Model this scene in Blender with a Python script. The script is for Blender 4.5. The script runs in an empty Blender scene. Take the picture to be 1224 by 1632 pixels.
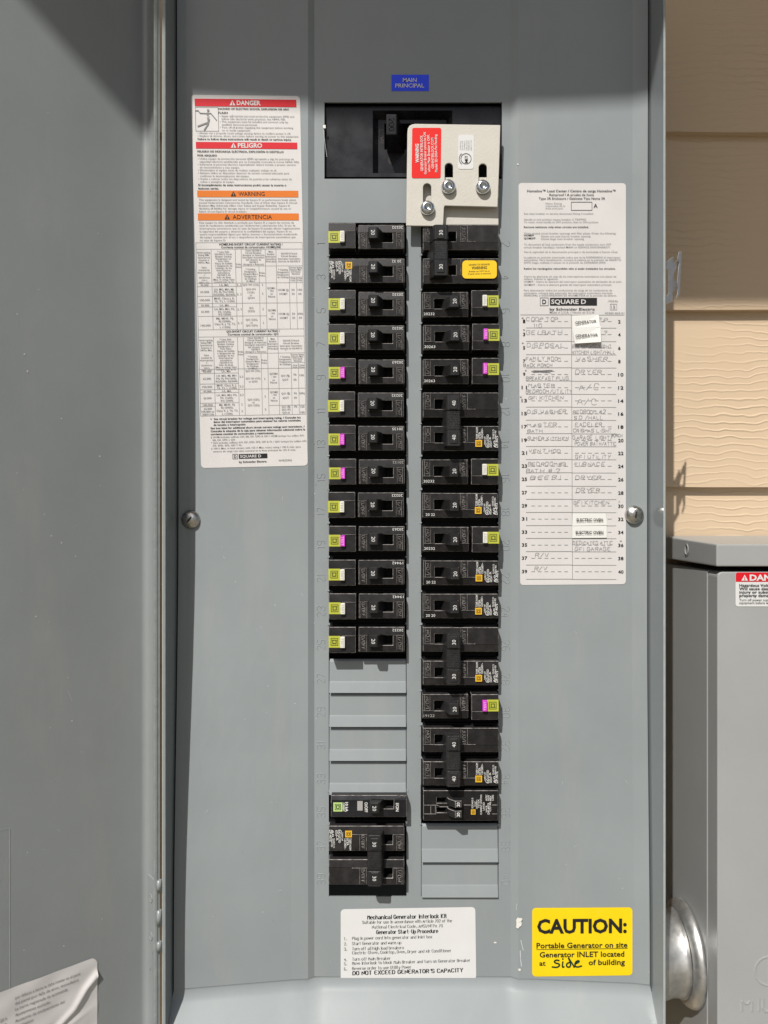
import bpy, bmesh, math, random
from mathutils import Vector, Matrix
random.seed(7)
SC = bpy.context.scene
COL = SC.collection
R = math.radians

# ------------------------------------------------------------------ camera, sky, sun, exposure
D, F = 0.587, 1226.0            # camera distance to the cover plane (m); focal length in photo pixels
cam = bpy.data.cameras.new('camera'); cam.sensor_fit = 'VERTICAL'; cam.sensor_height = 36.0
cam.lens = 36.0 * F / 1632.0; cam.clip_start = 0.02; cam.clip_end = 400
co = bpy.data.objects.new('camera', cam); COL.objects.link(co)
co.location = (0, -D, 0); co.rotation_euler = (R(90), 0, 0)
SC.camera = co

SUN = Vector((-0.42, -1.0, 1.2)).normalized()
world = bpy.data.worlds.new('World'); SC.world = world; world.use_nodes = True
wn = world.node_tree.nodes; wl = world.node_tree.links; wn.clear()
wo = wn.new('ShaderNodeOutputWorld'); bg = wn.new('ShaderNodeBackground'); sky = wn.new('ShaderNodeTexSky')
sky.sky_type = 'NISHITA'; sky.sun_disc = False
sky.sun_elevation = math.asin(SUN.z); sky.sun_rotation = math.atan2(SUN.x, SUN.y)
sky.dust_density = 2.5; sky.air_density = 1.0
wl.new(sky.outputs[0], bg.inputs[0]); wl.new(bg.outputs[0], wo.inputs[0])
bg.inputs['Strength'].default_value = 0.06
sl = bpy.data.lights.new('sun', 'SUN'); sl.energy = 4.2; sl.angle = R(0.53); sl.color = (1.0, 0.965, 0.915)
so = bpy.data.objects.new('sun', sl); COL.objects.link(so)
so.rotation_euler = SUN.to_track_quat('Z', 'Y').to_euler(); so.location = SUN * 5
vs = SC.view_settings
vs.view_transform = 'Standard'; vs.look = 'None'; vs.gamma = 1.0; vs.exposure = 0.2
vs.use_curve_mapping = False
SC.cycles.max_bounces = 8

# ------------------------------------------------------------------ materials
def mat(name, col, rough=0.5, metal=0.0, spec=0.5, mottle=0.0, mscale=30, bump=0.0, bscale=400, rvar=0.0,
        specks=None, speck_t=0.05, speck_scale=60, coat=0.0, crough=0.12, smudge=0.0, orand=0.0, stretch=(1, 1, 1)):
    m = bpy.data.materials.new(name); m.use_nodes = True
    nt = m.node_tree; n = nt.nodes; l = nt.links; b = n['Principled BSDF']
    b.inputs['Base Color'].default_value = (*col, 1); b.inputs['Roughness'].default_value = rough
    b.inputs['Metallic'].default_value = metal; b.inputs['Specular IOR Level'].default_value = spec
    b.inputs['Coat Weight'].default_value = coat; b.inputs['Coat Roughness'].default_value = crough
    tc = n.new('ShaderNodeTexCoord'); mp = n.new('ShaderNodeMapping'); mp.inputs['Scale'].default_value = stretch
    l.new(tc.outputs['Object'], mp.inputs[0])
    out = None
    if mottle:
        t = n.new('ShaderNodeTexNoise'); t.inputs['Scale'].default_value = mscale; t.inputs['Detail'].default_value = 6
        t.inputs['Roughness'].default_value = 0.6
        l.new(mp.outputs[0], t.inputs['Vector'])
        r = n.new('ShaderNodeValToRGB'); r.color_ramp.elements[0].position = 0.3; r.color_ramp.elements[1].position = 0.7
        r.color_ramp.elements[0].color = (*[c * (1 - mottle) for c in col], 1)
        r.color_ramp.elements[1].color = (*[min(1, c * (1 + mottle)) for c in col], 1)
        l.new(t.outputs[0], r.inputs[0]); out = r.outputs[0]
        if rvar:
            q = n.new('ShaderNodeMapRange'); q.inputs[1].default_value = 0.3; q.inputs[2].default_value = 0.7
            q.inputs[3].default_value = rough - rvar; q.inputs[4].default_value = rough + rvar
            l.new(t.outputs[0], q.inputs[0]); l.new(q.outputs[0], b.inputs['Roughness'])
    if smudge:      # faint vertical rub marks and dust
        mp3 = n.new('ShaderNodeMapping'); mp3.inputs['Scale'].default_value = (28, 28, 5); mp3.inputs['Rotation'].default_value = (0, 0.25, 0)
        l.new(tc.outputs['Object'], mp3.inputs[0])
        t5 = n.new('ShaderNodeTexNoise'); t5.inputs['Scale'].default_value = 1.0; t5.inputs['Detail'].default_value = 8; t5.inputs['Roughness'].default_value = 0.7
        l.new(mp3.outputs[0], t5.inputs['Vector'])
        q5 = n.new('ShaderNodeMapRange'); q5.inputs[1].default_value = 0.52; q5.inputs[2].default_value = 0.78; q5.inputs[4].default_value = smudge * 2.2
        l.new(t5.outputs[0], q5.inputs[0])
        m5 = n.new('ShaderNodeMix'); m5.data_type = 'RGBA'; l.new(q5.outputs[0], m5.inputs[0])
        if out: l.new(out, m5.inputs[6])
        else: m5.inputs[6].default_value = (*col, 1)
        m5.inputs[7].default_value = (0.36, 0.35, 0.32, 1); out = m5.outputs[2]
    if orand:
        oi = n.new('ShaderNodeObjectInfo'); q6 = n.new('ShaderNodeMapRange'); q6.inputs[3].default_value = 1 - orand; q6.inputs[4].default_value = 1 + orand
        l.new(oi.outputs['Random'], q6.inputs[0]); vm = n.new('ShaderNodeVectorMath'); vm.operation = 'SCALE'
        if out: l.new(out, vm.inputs[0])
        else: vm.inputs[0].default_value = col
        l.new(q6.outputs[0], vm.inputs['Scale']); out = vm.outputs[0]
    if specks:
        v = n.new('ShaderNodeTexVoronoi'); v.inputs['Scale'].default_value = speck_scale
        l.new(tc.outputs['Object'], v.inputs['Vector'])
        sep = n.new('ShaderNodeSeparateColor'); l.new(v.outputs['Color'], sep.inputs[0])
        th = n.new('ShaderNodeMath'); th.operation = 'MULTIPLY'; th.inputs[1].default_value = speck_t
        pw = n.new('ShaderNodeMath'); pw.operation = 'POWER'; pw.inputs[1].default_value = 6.0
        l.new(sep.outputs[0], pw.inputs[0]); l.new(pw.outputs[0], th.inputs[0])
        lt = n.new('ShaderNodeMath'); lt.operation = 'LESS_THAN'
        l.new(v.outputs['Distance'], lt.inputs[0]); l.new(th.outputs[0], lt.inputs[1])
        mx = n.new('ShaderNodeMix'); mx.data_type = 'RGBA'
        l.new(lt.outputs[0], mx.inputs[0])
        if out: l.new(out, mx.inputs[6])
        else: mx.inputs[6].default_value = (*col, 1)
        mx.inputs[7].default_value = (*specks, 1); out = mx.outputs[2]
    if out: l.new(out, b.inputs['Base Color'])
    if bump:
        t2 = n.new('ShaderNodeTexNoise'); t2.inputs['Scale'].default_value = bscale; t2.inputs['Detail'].default_value = 3
        l.new(tc.outputs['Object'], t2.inputs['Vector'])
        bp = n.new('ShaderNodeBump'); bp.inputs['Strength'].default_value = bump; bp.inputs['Distance'].default_value = 0.0005
        l.new(t2.outputs[0], bp.inputs['Height']); l.new(bp.outputs[0], b.inputs['Normal'])
    return m

PAINT = mat('grey_panel_paint', (0.248, 0.274, 0.282), 0.42, spec=0.2, coat=0.4, crough=0.18, mottle=0.07, mscale=7, bump=0.05, bscale=700, rvar=0.08, smudge=0.10,
            specks=(0.62, 0.64, 0.63), speck_t=0.03, speck_scale=75)
PAINT_DOOR = mat('grey_door_paint', (0.240, 0.258, 0.260), 0.36, smudge=0.12, mottle=0.07, mscale=7, bump=0.12, bscale=700, rvar=0.06,
                 specks=(0.66, 0.67, 0.65), speck_t=0.04, speck_scale=60)
PAINT_BOX = mat('glossy_grey_box_paint', (0.232, 0.257, 0.266), 0.13, mottle=0.05, mscale=9, rvar=0.03)
PAINT_EDGE = mat('pale_edge_paint', (0.40, 0.43, 0.42), 0.4, mottle=0.12, mscale=160)  # paler grey for rims, bevelled edges and the residue outline
BLACK = mat('black_plastic', (0.0165, 0.0155, 0.0158), 0.44, spec=0.24, orand=0.3, mottle=0.45, mscale=110, bump=0.16, bscale=1500, rvar=0.08)
BLACK_SIDE = mat('black_gap_shade_print', (0.004, 0.004, 0.0045), 0.6, spec=0.2)  # shade of gaps and slots put into this black; also inks badge lines
GLOSSB = mat('glossy_black_plastic', (0.013, 0.013, 0.0155), 0.27, spec=0.34, mottle=0.4, mscale=60, bump=0.05, bscale=900, rvar=0.06)
WORN_GLINT = mat('worn_highlit_edge', (0.21, 0.195, 0.185), 0.45, mottle=0.85, mscale=300)  # edge wear, with sunlit edge highlights also put into the colour
TOGGLE = mat('toggle_plastic', (0.019, 0.0185, 0.019), 0.38, spec=0.34, orand=0.3, mottle=0.3, mscale=200, bump=0.1, bscale=1200)
WHITE_INK = mat('white_print', (0.68, 0.68, 0.66), 0.5)
GREY_INK = mat('grey_print', (0.34, 0.33, 0.32), 0.5)
YELLOW_INK = mat('yellow_print', (0.75, 0.43, 0.02), 0.5)
LIME = mat('lime_badge', (0.42, 0.44, 0.045), 0.45, mottle=0.08, mscale=300)
LIMEDK = mat('lime_badge_lines', (0.07, 0.085, 0.01), 0.5)
BTN_W = mat('white_button', (0.70, 0.69, 0.62), 0.4)
BTN_P = mat('magenta_button', (0.56, 0.045, 0.52), 0.4)
BTN_PL = mat('magenta_button_letters', (0.8, 0.28, 0.74), 0.4)
BTN_WL = mat('white_button_letters', (0.45, 0.45, 0.40), 0.4)
STICK = mat('white_sticker', (0.60, 0.580, 0.570), 0.45, mottle=0.04, mscale=30, bump=0.35, bscale=28)
STICK2 = mat('bright_white_sticker', (0.64, 0.642, 0.637), 0.42, mottle=0.02, mscale=40)
TAPE = mat('cream_label_tape', (0.70, 0.695, 0.665), 0.45)
INK = mat('black_ink', (0.014, 0.0135, 0.0145), 0.6, spec=0.25)
INKG = mat('grey_ink', (0.20, 0.195, 0.195), 0.6)
PEN = mat('ball_pen_ink', (0.22, 0.215, 0.22), 0.6)
MARKER = mat('green_marker_ink', (0.005, 0.045, 0.028), 0.5)
RED = mat('red_band', (0.60, 0.010, 0.020), 0.55, spec=0.25)
REDS = mat('red_sticker', (0.70, 0.012, 0.008), 0.5, spec=0.25)
ORANGE = mat('orange_band', (0.66, 0.17, 0.015), 0.55, spec=0.25)
YEL = mat('yellow_sticker', (0.76, 0.56, 0.006), 0.45, spec=0.3, mottle=0.05, mscale=30, bump=0.3, bscale=28)
YELS = mat('amber_sticker', (0.80, 0.52, 0.004), 0.42)
BLUE = mat('blue_sticker', (0.004, 0.05, 1.0), 0.4)
CREAM = mat('cream_powder_coat', (0.54, 0.515, 0.46), 0.5, mottle=0.03, mscale=50, bump=0.3, bscale=900)
ZINC = mat('zinc_plate', (0.62, 0.65, 0.68), 0.2, metal=1.0, mottle=0.1, mscale=200, bump=0.08, bscale=500, rvar=0.06)
GALV = mat('galvanised_steel', (0.60, 0.60, 0.585), 0.42, metal=0.9, mottle=0.15, mscale=90, bump=0.15, bscale=300, rvar=0.1)
LATCHM = mat('bright_zinc_latch', (0.46, 0.46, 0.465), 0.36, metal=0.7, mottle=0.1, mscale=200)
SCREWM = mat('dull_screw_steel', (0.50, 0.49, 0.46), 0.30, metal=1.0, mottle=0.3, mscale=260, bump=0.3, bscale=600, rvar=0.1)
METER = mat('warm_grey_meter_paint', (0.322, 0.330, 0.326), 0.36, smudge=0.06, mottle=0.05, mscale=8, bump=0.08, bscale=500, rvar=0.05,
            specks=(0.6, 0.6, 0.57), speck_t=0.03, speck_scale=60)
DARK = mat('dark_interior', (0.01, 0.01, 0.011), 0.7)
CAULK = mat('white_paint_drop', (0.70, 0.69, 0.64), 0.5, bump=0.3)
SCRATCH = mat('bare_scratch', (0.55, 0.57, 0.57), 0.4)
EAVEM = mat('eave_paint', (0.55, 0.52, 0.47), 0.6, mottle=0.05)
GROUNDM = mat('dry_grass_ground', (0.19, 0.165, 0.115), 0.9, mottle=0.3, mscale=3)

def siding_mat():
    m = bpy.data.materials.new('beige_siding'); m.use_nodes = True
    nt = m.node_tree; n = nt.nodes; l = nt.links; b = n['Principled BSDF']
    b.inputs['Roughness'].default_value = 0.6
    tc = n.new('ShaderNodeTexCoord')
    mp = n.new('ShaderNodeMapping'); mp.inputs['Scale'].default_value = (5, 1, 46)
    l.new(tc.outputs['Object'], mp.inputs[0])
    t = n.new('ShaderNodeTexNoise'); t.inputs['Scale'].default_value = 1.0; t.inputs['Detail'].default_value = 2.0
    l.new(mp.outputs[0], t.inputs['Vector'])
    mp2 = n.new('ShaderNodeMapping'); mp2.inputs['Scale'].default_value = (1.2, 1, 1)
    l.new(tc.outputs['Object'], mp2.inputs[0])
    w = n.new('ShaderNodeTexWave'); w.wave_type = 'BANDS'; w.bands_direction = 'Z'; w.wave_profile = 'SIN'
    w.inputs['Scale'].default_value = 46; w.inputs['Distortion'].default_value = 7.0
    w.inputs['Detail'].default_value = 2.0; w.inputs['Detail Scale'].default_value = 0.55
    l.new(mp2.outputs[0], w.inputs['Vector'])
    t3 = n.new('ShaderNodeTexNoise'); t3.inputs['Scale'].default_value = 9; l.new(tc.outputs['Object'], t3.inputs['Vector'])
    sb = n.new('ShaderNodeMath'); sb.operation = 'POWER'; sb.inputs[1].default_value = 7.0; l.new(w.outputs[0], sb.inputs[0])
    ml = n.new('ShaderNodeMath'); ml.operation = 'MULTIPLY'; l.new(sb.outputs[0], ml.inputs[0]); mr = n.new('ShaderNodeMapRange'); mr.inputs[1].default_value = 0.38; mr.inputs[2].default_value = 0.72; l.new(t3.outputs[0], mr.inputs[0]); l.new(mr.outputs[0], ml.inputs[1])
    ad = n.new('ShaderNodeMath'); ad.operation = 'SUBTRACT'; l.new(ml.outputs[0], ad.inputs[0])
    t4 = n.new('ShaderNodeMath'); t4.operation = 'MULTIPLY'; t4.inputs[1].default_value = 0.03
    l.new(t.outputs[0], t4.inputs[0]); l.new(t4.outputs[0], ad.inputs[1])
    bp = n.new('ShaderNodeBump'); bp.inputs['Strength'].default_value = 1.0; bp.inputs['Distance'].default_value = 0.00045
    l.new(ad.outputs[0], bp.inputs['Height']); l.new(bp.outputs[0], b.inputs['Normal'])
    r = n.new('ShaderNodeValToRGB'); r.color_ramp.elements[0].color = (0.565, 0.432, 0.292, 1); r.color_ramp.elements[1].color = (0.59, 0.453, 0.310, 1)
    l.new(t3.outputs[0], r.inputs[0]); l.new(r.outputs[0], b.inputs['Base Color'])
    return m
SIDING = siding_mat()

# ------------------------------------------------------------------ mesh builder
def wx(px, h=0.0): return (px - 612.0) * (D - h) / F
def wz(py, h=0.0): return (816.0 - py) * (D - h) / F
def v3(x, z, h): return (x, -h, z)

class MB:
    def __init__(s): s.bm = bmesh.new(); s.mats = []
    def mi(s, m):
        if m not in s.mats: s.mats.append(m)
        return s.mats.index(m)
    def face(s, vs, m, smooth=False):
        try: f = s.bm.faces.new(vs)
        except ValueError: return None
        f.material_index = s.mi(m); f.smooth = smooth; return f
    def poly(s, pts, m, smooth=False): return s.face([s.bm.verts.new(p) for p in pts], m, smooth)
    def hexa(s, p, m):     # p: 8 points, bottom ring 0-3 and top ring 4-7
        v = [s.bm.verts.new(q) for q in p]
        for q in ((3, 2, 1, 0), (4, 5, 6, 7), (0, 1, 5, 4), (1, 2, 6, 5), (2, 3, 7, 6), (3, 0, 4, 7)):
            s.face([v[i] for i in q], m)
    def box(s, x0, x1, z0, z1, h0, h1, m):
        s.hexa([v3(x0, z0, h0), v3(x1, z0, h0), v3(x1, z1, h0), v3(x0, z1, h0),
                v3(x0, z0, h1), v3(x1, z0, h1), v3(x1, z1, h1), v3(x0, z1, h1)], m)
    def prism(s, ring0, ring1, m, smooth=False, caps=True):
        a = [s.bm.verts.new(p) for p in ring0]; b = [s.bm.verts.new(p) for p in ring1]; n = len(a)
        for i in range(n): s.face([a[i], a[(i + 1) % n], b[(i + 1) % n], b[i]], m, smooth)
        if caps: s.face(a[::-1], m); s.face(b, m)
    def lathe(s, prof, origin, axis, m, n=28, smooth=True, cap=True):     # prof: (r, t) along axis
        ax = Vector(axis).normalized(); u = ax.orthogonal().normalized(); w = ax.cross(u); o = Vector(origin)
        rings = []
        for r, t in prof:
            rings.append([s.bm.verts.new(o + ax * t + (u * math.cos(2 * math.pi * k / n) + w * math.sin(2 * math.pi * k / n)) * r) for k in range(n)])
        for a, b in zip(rings, rings[1:]):
            for k in range(n): s.face([a[k], a[(k + 1) % n], b[(k + 1) % n], b[k]], m, smooth)
        if cap: s.face(rings[0][::-1], m); s.face(rings[-1], m)
    def plate(s, xs, zs, holes, hf, depth, m, mside=None):
        """grid surface with rectangular holes; boundary edges go down by depth"""
        g = {}
        def V(i, j):
            if (i, j) not in g: g[(i, j)] = s.bm.verts.new(v3(xs[i], zs[j], hf(xs[i], zs[j])))
            return g[(i, j)]
        fs = []
        for i in range(len(xs) - 1):
            for j in range(len(zs) - 1):
                cx, cz = (xs[i] + xs[i + 1]) / 2, (zs[j] + zs[j + 1]) / 2
                if any(a < cx < b and c < cz < d for a, b, c, d in holes): continue
                fs.append(s.face([V(i, j), V(i + 1, j), V(i + 1, j + 1), V(i, j + 1)], m))
        ed = [e for f in fs for e in f.edges]
        bd = [e for e in set(ed) if len(e.link_faces) == 1]
        low = {}
        for e in bd:
            for v in e.verts:
                if v not in low: low[v] = s.bm.verts.new(v.co + Vector((0, depth, 0)))
        for e in bd:
            a, b = e.link_loops[0].vert, e.link_loops[0].link_loop_next.vert
            s.face([b, a, low[a], low[b]], mside or m)
        return fs
    def bevel(s, off, edge_mat=None, ang=28, seg=1):
        s.bm.normal_update()
        es = [e for e in s.bm.edges if len(e.link_faces) == 2 and e.calc_face_angle(0) > R(ang)]
        if not es: return
        r = bmesh.ops.bevel(s.bm, geom=es, offset=off, segments=seg, affect='EDGES', profile=0.6, clamp_overlap=True)
        if edge_mat:
            k = s.mi(edge_mat)
            for f in r['faces']: f.material_index = k
    def add2d(s, vf, fn, m):
        vs, fs = vf
        vv = [s.bm.verts.new(fn(x, y)) for x, y in vs]
        k = s.mi(m)
        for f in fs:
            try: q = s.bm.faces.new([vv[i] for i in f]); q.material_index = k
            except ValueError: pass
    def build(s, name, parent=None, recalc=False):
        if recalc: bmesh.ops.recalc_face_normals(s.bm, faces=s.bm.faces[:])
        me = bpy.data.meshes.new(name); s.bm.to_mesh(me); s.bm.free()
        for m in s.mats: me.materials.append(m)
        o = bpy.data.objects.new(name, me); COL.objects.link(o)
        if parent: o.parent = parent
        return o

def thing(name, label, cat, loc=(0, 0, 0), group=None, rot=0.0):
    o = bpy.data.objects.new(name, None); COL.objects.link(o); o.empty_display_size = 0.02
    o.location = loc; o.rotation_euler = (0, rot, 0)
    o['label'] = label; o['category'] = cat
    if group: o['group'] = group
    return o

# ------------------------------------------------------------------ lettering
_tc = {}
def sans(s, bold=0.0):
    """flat glyph mesh of a string, cap height 1, left baseline at 0; returns (verts, faces, width)"""
    key = (s, bold)
    if key in _tc: return _tc[key]
    cu = bpy.data.curves.new('t', 'FONT'); cu.body = s; cu.size = 1.0; cu.resolution_u = 2; cu.offset = bold; cu.fill_mode = 'FRONT'
    cu.dimensions = '2D'
    ob = bpy.data.objects.new('t', cu); me = ob.to_mesh()
    vs = [(v.co.x, v.co.y) for v in me.vertices]; fs = [tuple(p.vertices) for p in me.polygons]
    ob.to_mesh_clear(); bpy.data.objects.remove(ob); bpy.data.curves.remove(cu)
    if s != 'H' and ('H', 0.0) not in _tc: sans('H', 0.0)
    cap = (_tc[('H', 0.0)][3] if s != 'H' else max(y for _, y in vs))
    vs = [(x / cap, y / cap) for x, y in vs]
    x0 = min([x for x, _ in vs] or [0]); x1 = max([x for x, _ in vs] or [0])
    vs = [(x - x0, y) for x, y in vs]
    _tc[key] = (vs, fs, x1 - x0, cap)
    return _tc[key]

SF = {}
def _g(d):
    for k, v in d.items(): SF[k] = [[(int(p[0]), int(p[1]) - 2) for p in st.split()] for st in v.split(';')]
_g({'A': '02 28 42;14 34', 'B': '02 08 38 47 46 35 05;35 44 43 32 02', 'C': '47 38 18 07 03 12 32 43', 'D': '02 08 28 47 43 22 02',
    'E': '48 08 02 42;05 35', 'F': '48 08 02;05 35', 'G': '47 38 18 07 03 12 32 43 45 25', 'H': '02 08;42 48;05 45', 'I': '12 18',
    'J': '38 33 22 12 03', 'K': '02 08;48 05 42', 'L': '08 02 42', 'M': '02 08 25 48 42', 'N': '02 08 42 48',
    'O': '28 18 07 03 12 32 43 47 38 28', 'P': '02 08 38 47 46 35 05', 'Q': '28 18 07 03 12 32 43 47 38 28;24 42',
    'R': '02 08 38 47 46 35 05;25 42', 'S': '47 38 18 07 06 15 35 44 43 32 12 03', 'T': '08 48;28 22', 'U': '08 03 12 32 43 48',
    'V': '08 22 48', 'W': '08 12 25 32 48', 'X': '02 48;08 42', 'Y': '08 25 48;25 22', 'Z': '08 48 02 42',
    '0': '28 18 07 03 12 32 43 47 38 28', '1': '07 18 12', '2': '07 18 38 47 46 02 42', '3': '07 18 38 47 46 35 44 43 32 12 03;15 35',
    '4': '32 38 04 44', '5': '48 08 05 35 44 43 32 12 03', '6': '38 18 07 03 12 32 43 44 35 05', '7': '08 48 12',
    '8': '15 06 07 18 38 47 46 35 15 04 03 12 32 43 44 35', '9': '12 32 43 47 38 18 07 06 15 45', '/': '02 48', '#': '12 28;32 48;04 44;06 46',
    '.': '12 13', '-': '15 35', '?': '07 18 38 47 25 24;22 23', ',': '23 11', "'": '28 26', '*': '24 28;05 47;07 45', ' ': '00', '(': '38 16 14 32', ')': '08 26 24 02',
    'a': '06 36 45 42;44 14 03 12 32 43', 'b': '08 02 32 43 45 36 06', 'c': '45 36 16 05 03 12 32 43', 'd': '48 42 12 03 05 16 46',
    'e': '04 44 45 36 16 05 03 12 42', 'f': '38 28 17 12;06 36', 'g': '46 41 30 10 01;46 16 05 03 12 42', 'h': '08 02;05 16 36 45 42',
    'i': '12 16;17 18', 'j': '26 21 10;27 28', 'k': '08 02;36 04 42', 'l': '18 12', 'm': '06 02;05 16 26 35 32;35 46 56 65 62',
    'n': '06 02;05 16 36 45 42', 'o': '16 05 03 12 32 43 45 36 16', 'p': '06 00;06 36 45 43 32 02', 'q': '46 40;46 16 05 03 12 42',
    'r': '06 02;05 16 36', 's': '45 36 16 05 14 34 43 32 12 03', 't': '18 13 22 32;06 36', 'u': '06 03 12 32 43;46 42', 'v': '06 22 46',
    'w': '06 12 25 32 46', 'x': '02 46;06 42', 'y': '06 22;46 22 10 00', 'z': '06 46 02 42'})
def adv(c): return {'I': 2.6, 'i': 2.6, 'l': 2.6, '1': 3.2, '.': 2.6, ',': 3, "'": 3, ' ': 3.2, 'm': 7.6, 'r': 4.6, 'f': 4.6, 't': 4.6, 'j': 4}.get(c, 5.6)
def chaikin(p):
    q = [p[0]]
    for a, b in zip(p, p[1:]):
        q += [(a[0] * .75 + b[0] * .25, a[1] * .75 + b[1] * .25), (a[0] * .25 + b[0] * .75, a[1] * .25 + b[1] * .75)]
    return q + [p[-1]]
def strokes(s, jit=0.0, smooth=1, rnd=random):
    """single-stroke lettering, cap height 1; returns (polylines, width)"""
    out = []; x = 0.0
    for c in s:
        sl_ = rnd.uniform(-.06, .14) * (1 if jit else 0); dy = rnd.uniform(-.05, .05) * (1 if jit else 0); sc = 1 + rnd.uniform(-.12, .12) * (1 if jit else 0)
        for st in SF.get(c, SF['-']):
            if len(st) < 2: continue
            p = [(a + rnd.uniform(-jit, jit), b + rnd.uniform(-jit, jit)) for a, b in st]
            for _ in range(smooth):
                if len(p) > 2: p = chaikin(p)
            out.append([((x + a * .98) / 6 + b / 6 * sl_, b / 6 * sc + dy) for a, b in p])
        x += adv(c) * (1 + (rnd.uniform(-.1, .1) if jit else 0))
    return out, max(0.1, (x - 1.6) / 6)
def ribbon(pl, w, wv=None, serif=0.0, ext=0.0):
    """flat ribbons along polylines; wv = width of vertical strokes"""
    vs, fs = [], []
    for p in pl:
        for a, b in zip(p, p[1:]):
            dx, dy = b[0] - a[0], b[1] - a[1]; L = math.hypot(dx, dy)
            if L < 1e-9: continue
            ww = w if wv is None else w + (wv - w) * abs(dy) / L
            nx, ny = -dy / L * ww / 2, dx / L * ww / 2; ex, ey = dx / L * ww * .3, dy / L * ww * .3
            i = len(vs)
            vs += [(a[0] - nx - ex, a[1] - ny - ey), (b[0] - nx + ex, b[1] - ny + ey), (b[0] + nx + ex, b[1] + ny + ey), (a[0] + nx - ex, a[1] + ny - ey)]
            fs.append((i, i + 1, i + 2, i + 3))
        if serif:
            for e, q in ((p[0], p[1]), (p[-1], p[-2])):
                if abs(e[1] - q[1]) > abs(e[0] - q[0]) * .8:
                    i = len(vs); t = w * .5
                    vs += [(e[0] - serif, e[1] - t), (e[0] + serif, e[1] - t), (e[0] + serif, e[1] + t), (e[0] - serif, e[1] + t)]
                    fs.append((i, i + 1, i + 2, i + 3))
    return vs, fs
def ridges(mb, pl, w, hh, fn, m):
    """raised ridge (triangular section) along polylines; fn(x, y, lift) -> point"""
    for p in pl:
        for a, b in zip(p, p[1:]):
            dx, dy = b[0] - a[0], b[1] - a[1]; L = math.hypot(dx, dy)
            if L < 1e-9: continue
            nx, ny = -dy / L * w / 2, dx / L * w / 2
            A, B, C_, D_ = fn(a[0] - nx, a[1] - ny, 0), fn(b[0] - nx, b[1] - ny, 0), fn(b[0] + nx, b[1] + ny, 0), fn(a[0] + nx, a[1] + ny, 0)
            T, U = fn(a[0], a[1], hh), fn(b[0], b[1], hh)
            mb.poly([A, B, U, T], m); mb.poly([T, U, C_, D_], m)

def text_local(mb, s, cx, cz, cap, h, m, rot=0, bold=0.0, fit=None, align='c'):
    """sans text on a breaker: local metres, turned by rot degrees, flat at height h"""
    vs, fs, w, _ = sans(s, bold)
    sx = cap if fit is None else fit / w
    W = w * sx; ox = {'c': -W / 2, 'l': 0, 'r': -W}[align]
    c, sn = math.cos(R(rot)), math.sin(R(rot))
    def fn(x, y):
        X, Y = x * sx + ox, (y - .5) * cap
        return v3(cx + X * c - Y * sn, cz + X * sn + Y * c, h)
    mb.add2d((vs, fs), fn, m)

# ------------------------------------------------------------------ setting: ground, siding, eave
g = MB()
gv = [(-150, -150, -1.25), (150, -150, -1.25), (150, 150, -1.25), (-150, 150, -1.25)]
g.poly(gv, GROUNDM); go = g.build('ground'); go['kind'] = 'structure'

HS = -0.100      # lap edge plane of the siding
wall = thing('siding_wall', 'beige wood-grain lap siding wall behind the grey boxes', 'wall', (0, 0.1, -1.25))
zb0 = wz(210, HS); pitch = 0.1585
def lapmesh():
    b = MB(); x0, x1 = -1.4, 1.6
    n = 40
    # wavy front edge gives the lap an uneven line
    for i in range(n):
        a, c = x0 + (x1 - x0) * i / n, x0 + (x1 - x0) * (i + 1) / n
        wa, wc = 0.0006 * math.sin(a * 31) + .0004 * math.sin(a * 77), 0.0006 * math.sin(c * 31) + .0004 * math.sin(c * 77)
        b.poly([v3(a, wa, 0), v3(c, wc, 0), v3(c, .185, -.0085), v3(a, .185, -.0085)], SIDING)
        b.poly([v3(a, wa, -.008), v3(c, wc, -.008), v3(c, wc, 0), v3(a, wa, 0)], SIDING)
    b.poly([v3(x0, 0, -.008), v3(x0, .185, -.014), v3(x1, .185, -.014), v3(x1, 0, -.008)], SIDING)
    return b
lap = None
for k in range(-9, 8):
    z = zb0 - k * pitch
    if z < -1.24: continue
    if lap is None: o = lap = lapmesh().build('siding_board', wall)
    else: o = lap.copy(); COL.objects.link(o); o.parent = wall
    o.location = (0, -HS - 0.1 + random.uniform(-.0004, .0004), z + 1.25)
    o.location.x = random.uniform(-.1, .1)
b = MB(); b.box(-1.4, 1.6, -1.25, 2.0, -.14, -.117, EAVEM); sh = b.build('wall_sheathing', wall); sh.location = (0, -0.1, 1.25)

eave = thing('roof_eave', 'painted roof eave with fascia board above the boxes', 'roof eave', (0, 0.1, 1.2))
ZE, HE = 0.305 + 1.2 * 0.75, 0.75
b = MB(); b.box(-2.5, 2.5, ZE + .03, ZE + .05, -.10, HE - .02, EAVEM); o = b.build('soffit', eave); o.matrix_parent_inverse = eave.matrix_basis.inverted()
b = MB(); b.box(-2.5, 2.5, ZE, ZE + .16, HE - .02, HE, EAVEM); o = b.build('fascia_board', eave); o.matrix_parent_inverse = eave.matrix_basis.inverted()
caster = MB(); zg = 0.293 + 1.2 * (.85 - .036)
caster.box(-2.5, -0.505, zg, zg + .10, .762, .85, EAVEM)  # unseen caster added for the lower shadow edge on the door
go2 = caster.build('shade_caster'); go2['label'] = 'unseen box added along the eave to shade the open door'; go2['category'] = 'shadow caster'

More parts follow.
